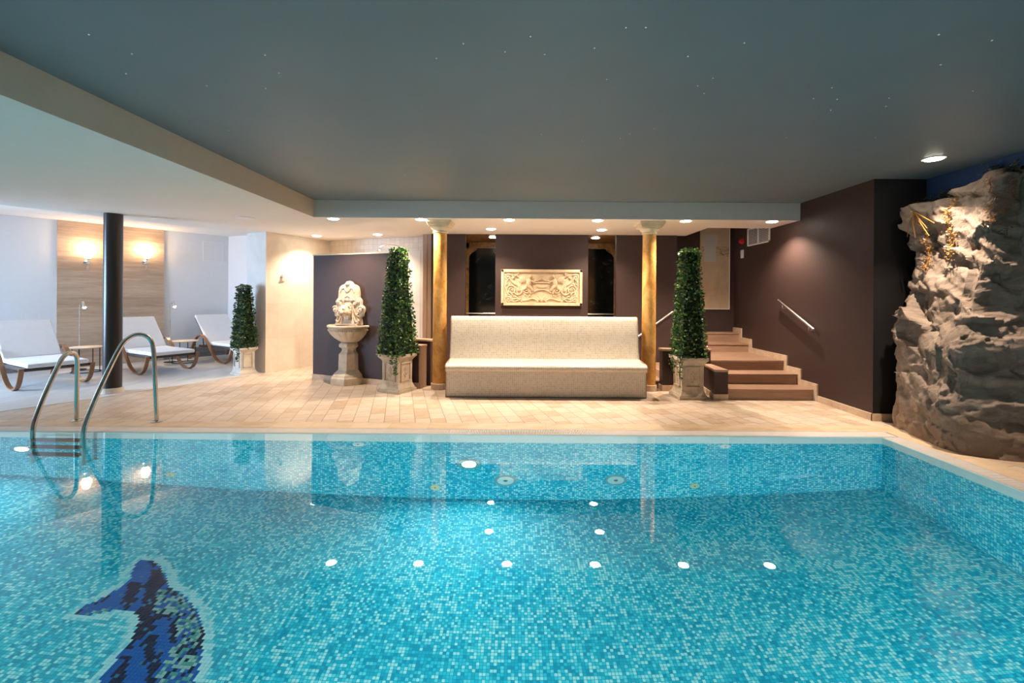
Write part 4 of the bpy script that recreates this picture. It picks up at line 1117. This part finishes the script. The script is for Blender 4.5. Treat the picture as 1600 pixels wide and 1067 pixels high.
# fibre points in the dark ceiling
sd = MB().lathe([(0, -.003), (.004, -.002), (.0045, 0)], 8)
stars = [(-2.289, 2.403), (-2.222, 2.593), (-2.457, 2.826), (-2.06, 2.984), (-1.459, 2.597), (-1.488, 2.805), (-1.688, 3.015), (-0.476, 2.619), (-0.302, 2.465), (-0.076, 2.546), (-2.436, 3.796), (-1.283, 5.144), (0.063, 2.394), (0.149, 2.57), (0.421, 2.5), (0.56, 2.859), (0.549, 2.309), (0.65, 2.307), (0.969, 2.58), (1.222, 2.834), (1.168, 2.938), (1.255, 3.047), (1.221, 2.44), (2.038, 3.114), (2.052, 2.952), (2.207, 3.122), (2.288, 3.303), (2.632, 3.23), (2.544, 3.096), (2.19, 2.352), (2.483, 2.653), (2.519, 2.401), (3.006, 2.984), (0.2, 3.837), (0.564, 3.988), (0.888, 3.917), (0.944, 3.808), (1.113, 3.689), (2.307, 3.874), (3.059, 3.86)]
s0 = tag(sd.build('star_point', MAT['star']), 'tiny star-like light point in the dark blue-grey ceiling', 'star light', 'star points in the dark ceiling')
for i, (x, y) in enumerate(stars):
    o = s0 if i == 0 else s0.copy()
    if i: COL.objects.link(o)
    o.location = (x, y, ZC)

# ------------------------------------------------------------------ artificial rock
def nvec(v):
    return Vector((noise.noise(v), noise.noise(v + Vector((31.4, 5.7, 2.2))), noise.noise(v + Vector((7.9, 13.1, 41.6)))))
def rock():
    plan = [(4.69, 5.14), (4.42, 5.13), (4.22, 5.05), (4.12, 4.86), (4.06, 4.52), (4.035, 4.30), (4.03, 4.22), (4.07, 4.14), (4.28, 4.07), (4.48, 4.02), (4.62, 3.96), (4.69, 3.86)]
    S_ = spl(plan, 26); nu = len(S_); nv = 170
    L_ = [0]
    for i in range(1, nu): L_.append(L_[-1] + (S_[i] - S_[i - 1]).length)
    tot = L_[-1]
    def lerp(tab, z):
        for (a, va), (b, vb) in zip(tab, tab[1:]):
            if z <= b: q = (z - a) / (b - a); q = q * q * (3 - 2 * q); return va + (vb - va) * q
        return tab[-1][1]
    leftlean = [(0, 0), (.45, .02), (.9, .08), (1.45, .20), (1.85, .23), (2.1, .20), (2.2, .11), (2.4, .08), (3, .2)]
    ridgelean = [(0, 0), (.35, -.02), (.8, .08), (1.3, .24), (2.0, .40), (2.4, .47), (3, .58)]
    mb = MB(); vs = []
    for i in range(nu):
        q = L_[i] / tot
        y = S_[i].y
        w = min(1, max(0, (5.0 - y) / .7))
        ztop = lerp([(3.0, 2.70), (3.9, 2.68), (4.2, 2.62), (4.45, 2.50), (4.6, 2.43), (4.85, 2.42), (5.14, 2.36)], y)
        ztop += .04 * noise.noise(Vector((y * 6, 0, 4)))
        nrm = (S_[min(i + 1, nu - 1)] - S_[max(i - 1, 0)]); nrm = Vector((nrm.y, -nrm.x)).normalized()
        if nrm.x > 0 and y > 3.9: nrm = -nrm
        for j in range(nv + 1):
            v = j / nv; z = ztop * min(1, v / .93)
            back = max(0, (v - .93) / .07)
            lean = lerp(leftlean, z) * (1 - w) + lerp(ridgelean, z) * w
            p = Vector((S_[i].x + lean, S_[i].y + .12 * min(1, z / 1.3) * w - .15 * math.exp(-z / .35) * min(1, max(0, 4.2 - S_[i].y) / .12), z))
            # craggy displacement: big lumps, slanted strata, chips
            c = Vector((p.y, p.x * .6, p.z)); cr = Matrix.Rotation(math.radians(38), 3, 'Y') @ c
            def facet(v, k, seed):
                v = Vector((v.x * k, v.y * k * .9, v.z * k * 1.7)) + Vector((seed, seed * .7, 2.3))
                pt = noise.voronoi(v)[1][0]
                h = noise.cell_vector(pt * 37.7)
                return (v - pt).dot(Vector((h.x - .5, h.y - .5, h.z - .5))) / k + (h.x - .5) * .22 / k
            wob = nvec(c * 2.6) * .10 + nvec(c * 9) * .022
            big = noise.noise(c * 1.4 + Vector((3.1, 0, 7))) * .05
            d = big + facet(cr + wob, 1.9, 4.0) * .30 + facet(cr + wob, 4.6, 9.0) * .30 + facet(cr + wob, 9.5, 1.0) * .22
            ridge = 1 - abs(noise.noise(Vector((cr.x * 2.2, cr.y * 2, cr.z * 8)) + nvec(c * 3) * .5))
            d += (ridge - .8) * .045 + noise.fractal(c * 15, 1.0, 2.0, 5) * .007
            d += .05 * math.exp(-(((y - 4.48) / .22) ** 2 + ((z - 2.15) / .22) ** 2)) - .10 * math.exp(-(((y - 4.80) / .10) ** 2 + ((z - 2.12) / .16) ** 2)) + .07 * math.exp(-(((y - 4.05) / .25) ** 2 + ((z - .3) / .25) ** 2))
            d *= .45 + .55 * min(1, max(0, q - .10) / .18)
            edge = min(1, q / .05, (1 - q) / .05)
            d *= edge * (1 - back) * min(1, .35 + z / .25)
            p.x += nrm.x * d; p.y += nrm.y * d * .8; p.z += d * .25 * min(1, z / .3)
            if back > 0: p.x += (4.695 - p.x) * back; p.z += .03 * math.sin(back * PI)
            p.x = min(p.x, 4.695); p.y = min(p.y, 5.158); p.z = max(0, p.z)
            vs.append(p)
    fs = []
    for i in range(nu - 1):
        for j in range(nv):
            a = i * (nv + 1) + j; b = a + nv + 1
            fs.append((a, a + 1, b + 1, b))
    mb.add(vs, fs)
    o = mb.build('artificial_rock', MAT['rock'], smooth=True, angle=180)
    tag(o, 'tall craggy grey artificial rock at the right pool edge', 'rock')
    return vs, nu, nv
RV, RNU, RNV = rock()
def rock_at(y, z):   # nearest point of the rock surface
    return min(RV, key=lambda p: (p.y - y) ** 2 + (p.z - z) ** 2 + (.5 * max(0, p.x - 4.62)) ** 2)
rv = random.Random(11)
def foliage_blades(mb, p, n, L, spread, up=.4):
    for k in range(n):
        d = Vector((rv.gauss(0, spread), rv.gauss(0, spread), rv.gauss(up, .5))).normalized(); s = d.orthogonal().normalized() * L * .16
        q = Vector(p) + Vector((rv.gauss(0, .012), rv.gauss(0, .012), rv.gauss(0, .015)))
        l = L * rv.uniform(.6, 1.2)
        mb.add([q, q + d * l * .5 + s, q + d * l, q + d * l * .5 - s], [(0, 1, 2, 3)])
def hanging(label, y, z, ln, mat, dy=0.0):
    p = rock_at(y, z); base = Vector((p.x - .02, p.y, p.z + .01))
    t = thing('hanging_vine', label, 'vine', tuple(base), 0, 'dry vines hanging over the rock')
    st_ = MB(); lf = MB(); P = []
    n = 12
    for k in range(n + 1):
        zz = z - ln * k / n; q = rock_at(y + dy * k / n, zz)
        P.append(Vector((q.x - .03 + rv.uniform(-.008, .004), y + dy * k / n + rv.uniform(-.012, .012), zz)) - base)
    st_.tube(P, .004, 6)
    for k in range(int(ln * 520)):
        q = rv.random(); i = min(n - 1, int(q * n)); pt = P[i].lerp(P[i + 1], q * n - i)
        foliage_blades(lf, pt + Vector((rv.gauss(-.01, .008), rv.gauss(0, .016), 0)), 1, .028, .7, -.5)
    st_.build('stem', mat, t); lf.build('leaves', mat, t)
hanging('thick golden dry vine hanging at the left rock notch', 4.86, 2.33, .62, MAT['vine'], -.02)
hanging('golden dry vine hanging right of the rock notch', 4.56, 2.42, .60, MAT['vine'], -.03)
hanging('brown dry vine hanging from the upper right rock bulge', 4.27, 2.56, .34, MAT['vinedark'], -.02)
hanging('long thin brown vine hanging below the upper right bulge', 4.20, 2.52, .52, MAT['vinedark'], .02)
hanging('brown vine cut by the right picture edge', 4.06, 2.60, .45, MAT['vinedark'], .0)
tw = thing('dry_twig', 'bare golden twigs spreading across the left rock notch', 'twig', (4.30, 4.86, 2.34))
m = MB()
for (y1, z1) in ((.14, -.02), (-.16, -.20), (-.24, -.16), (-.18, -.28), (-.02, -.28), (.08, -.26)):
    m.tube([(-.02, 0, 0), (-.05, y1 * .5, z1 * .42), (-.03, y1, z1)], [.006, .005, .003], 6)
m.build('twigs', MAT['vine'], tw)
def bush(label, x, y, z, n, L, sp):
    t = thing('rock_bush', label, 'bush', (x, y, z), 0, 'dark artificial shrubs on the rock')
    b = MB(); s_ = MB()
    for k in range(n):
        a = rv.uniform(0, 2 * PI); d = Vector((math.cos(a) * sp * .25, math.sin(a) * sp, rv.uniform(.06, .17)))
        s_.tube([(0, d.y * .2, 0), tuple(d * .6 + Vector((0, 0, .015))), tuple(d)], .0025, 5)
        for q in range(9): foliage_blades(b, d * rv.uniform(.35, 1), 1, L, .8, .35)
    s_.build('stems', MAT['bush'], t); b.build('leaves', MAT['bush'], t)
bush('dark leafy shrub on the left top of the rock', 4.58, 5.0, 2.36, 46, .060, .22)
bush('dark leafy shrub on the middle top of the rock', 4.60, 4.70, 2.40, 40, .055, .20)
bush('dark leafy shrub spreading above the upper right rock bulge', 4.62, 4.32, 2.55, 24, .055, .17)

# ------------------------------------------------------------------ daylight through the left windows, ambient sky
wd = bpy.data.worlds.new('daylight'); scene.world = wd; wd.use_nodes = True
bg = wd.node_tree.nodes['Background']; bg.inputs[0].default_value = (.62, .78, 1.0, 1); bg.inputs[1].default_value = 1.0
for k, (a, b) in enumerate(wins):
    lo_ = lamp_obj('window_daylight', 'AREA', (-10.12, (a + b) / 2, 1.35), 220, (.50, .71, 1.0), shape='RECTANGLE', size=b - a, size_y=2.0, spread=math.radians(92))
    lo_.rotation_euler = Vector((.66, .75, -.12)).to_track_quat('-Z', 'Z').to_euler()

scene.view_settings.view_transform = 'Standard'
scene.view_settings.look = 'None'
scene.view_settings.gamma = 1.0
scene.view_settings.use_curve_mapping = False
scene.view_settings.exposure = 0.0
cy = scene.cycles
cy.use_denoising = True
cy.max_bounces = 10; cy.diffuse_bounces = 5; cy.glossy_bounces = 5; cy.transmission_bounces = 8
cy.caustics_refractive = True; cy.caustics_reflective = False
cy.blur_glossy = .6
cy.sample_clamp_indirect = 12.0
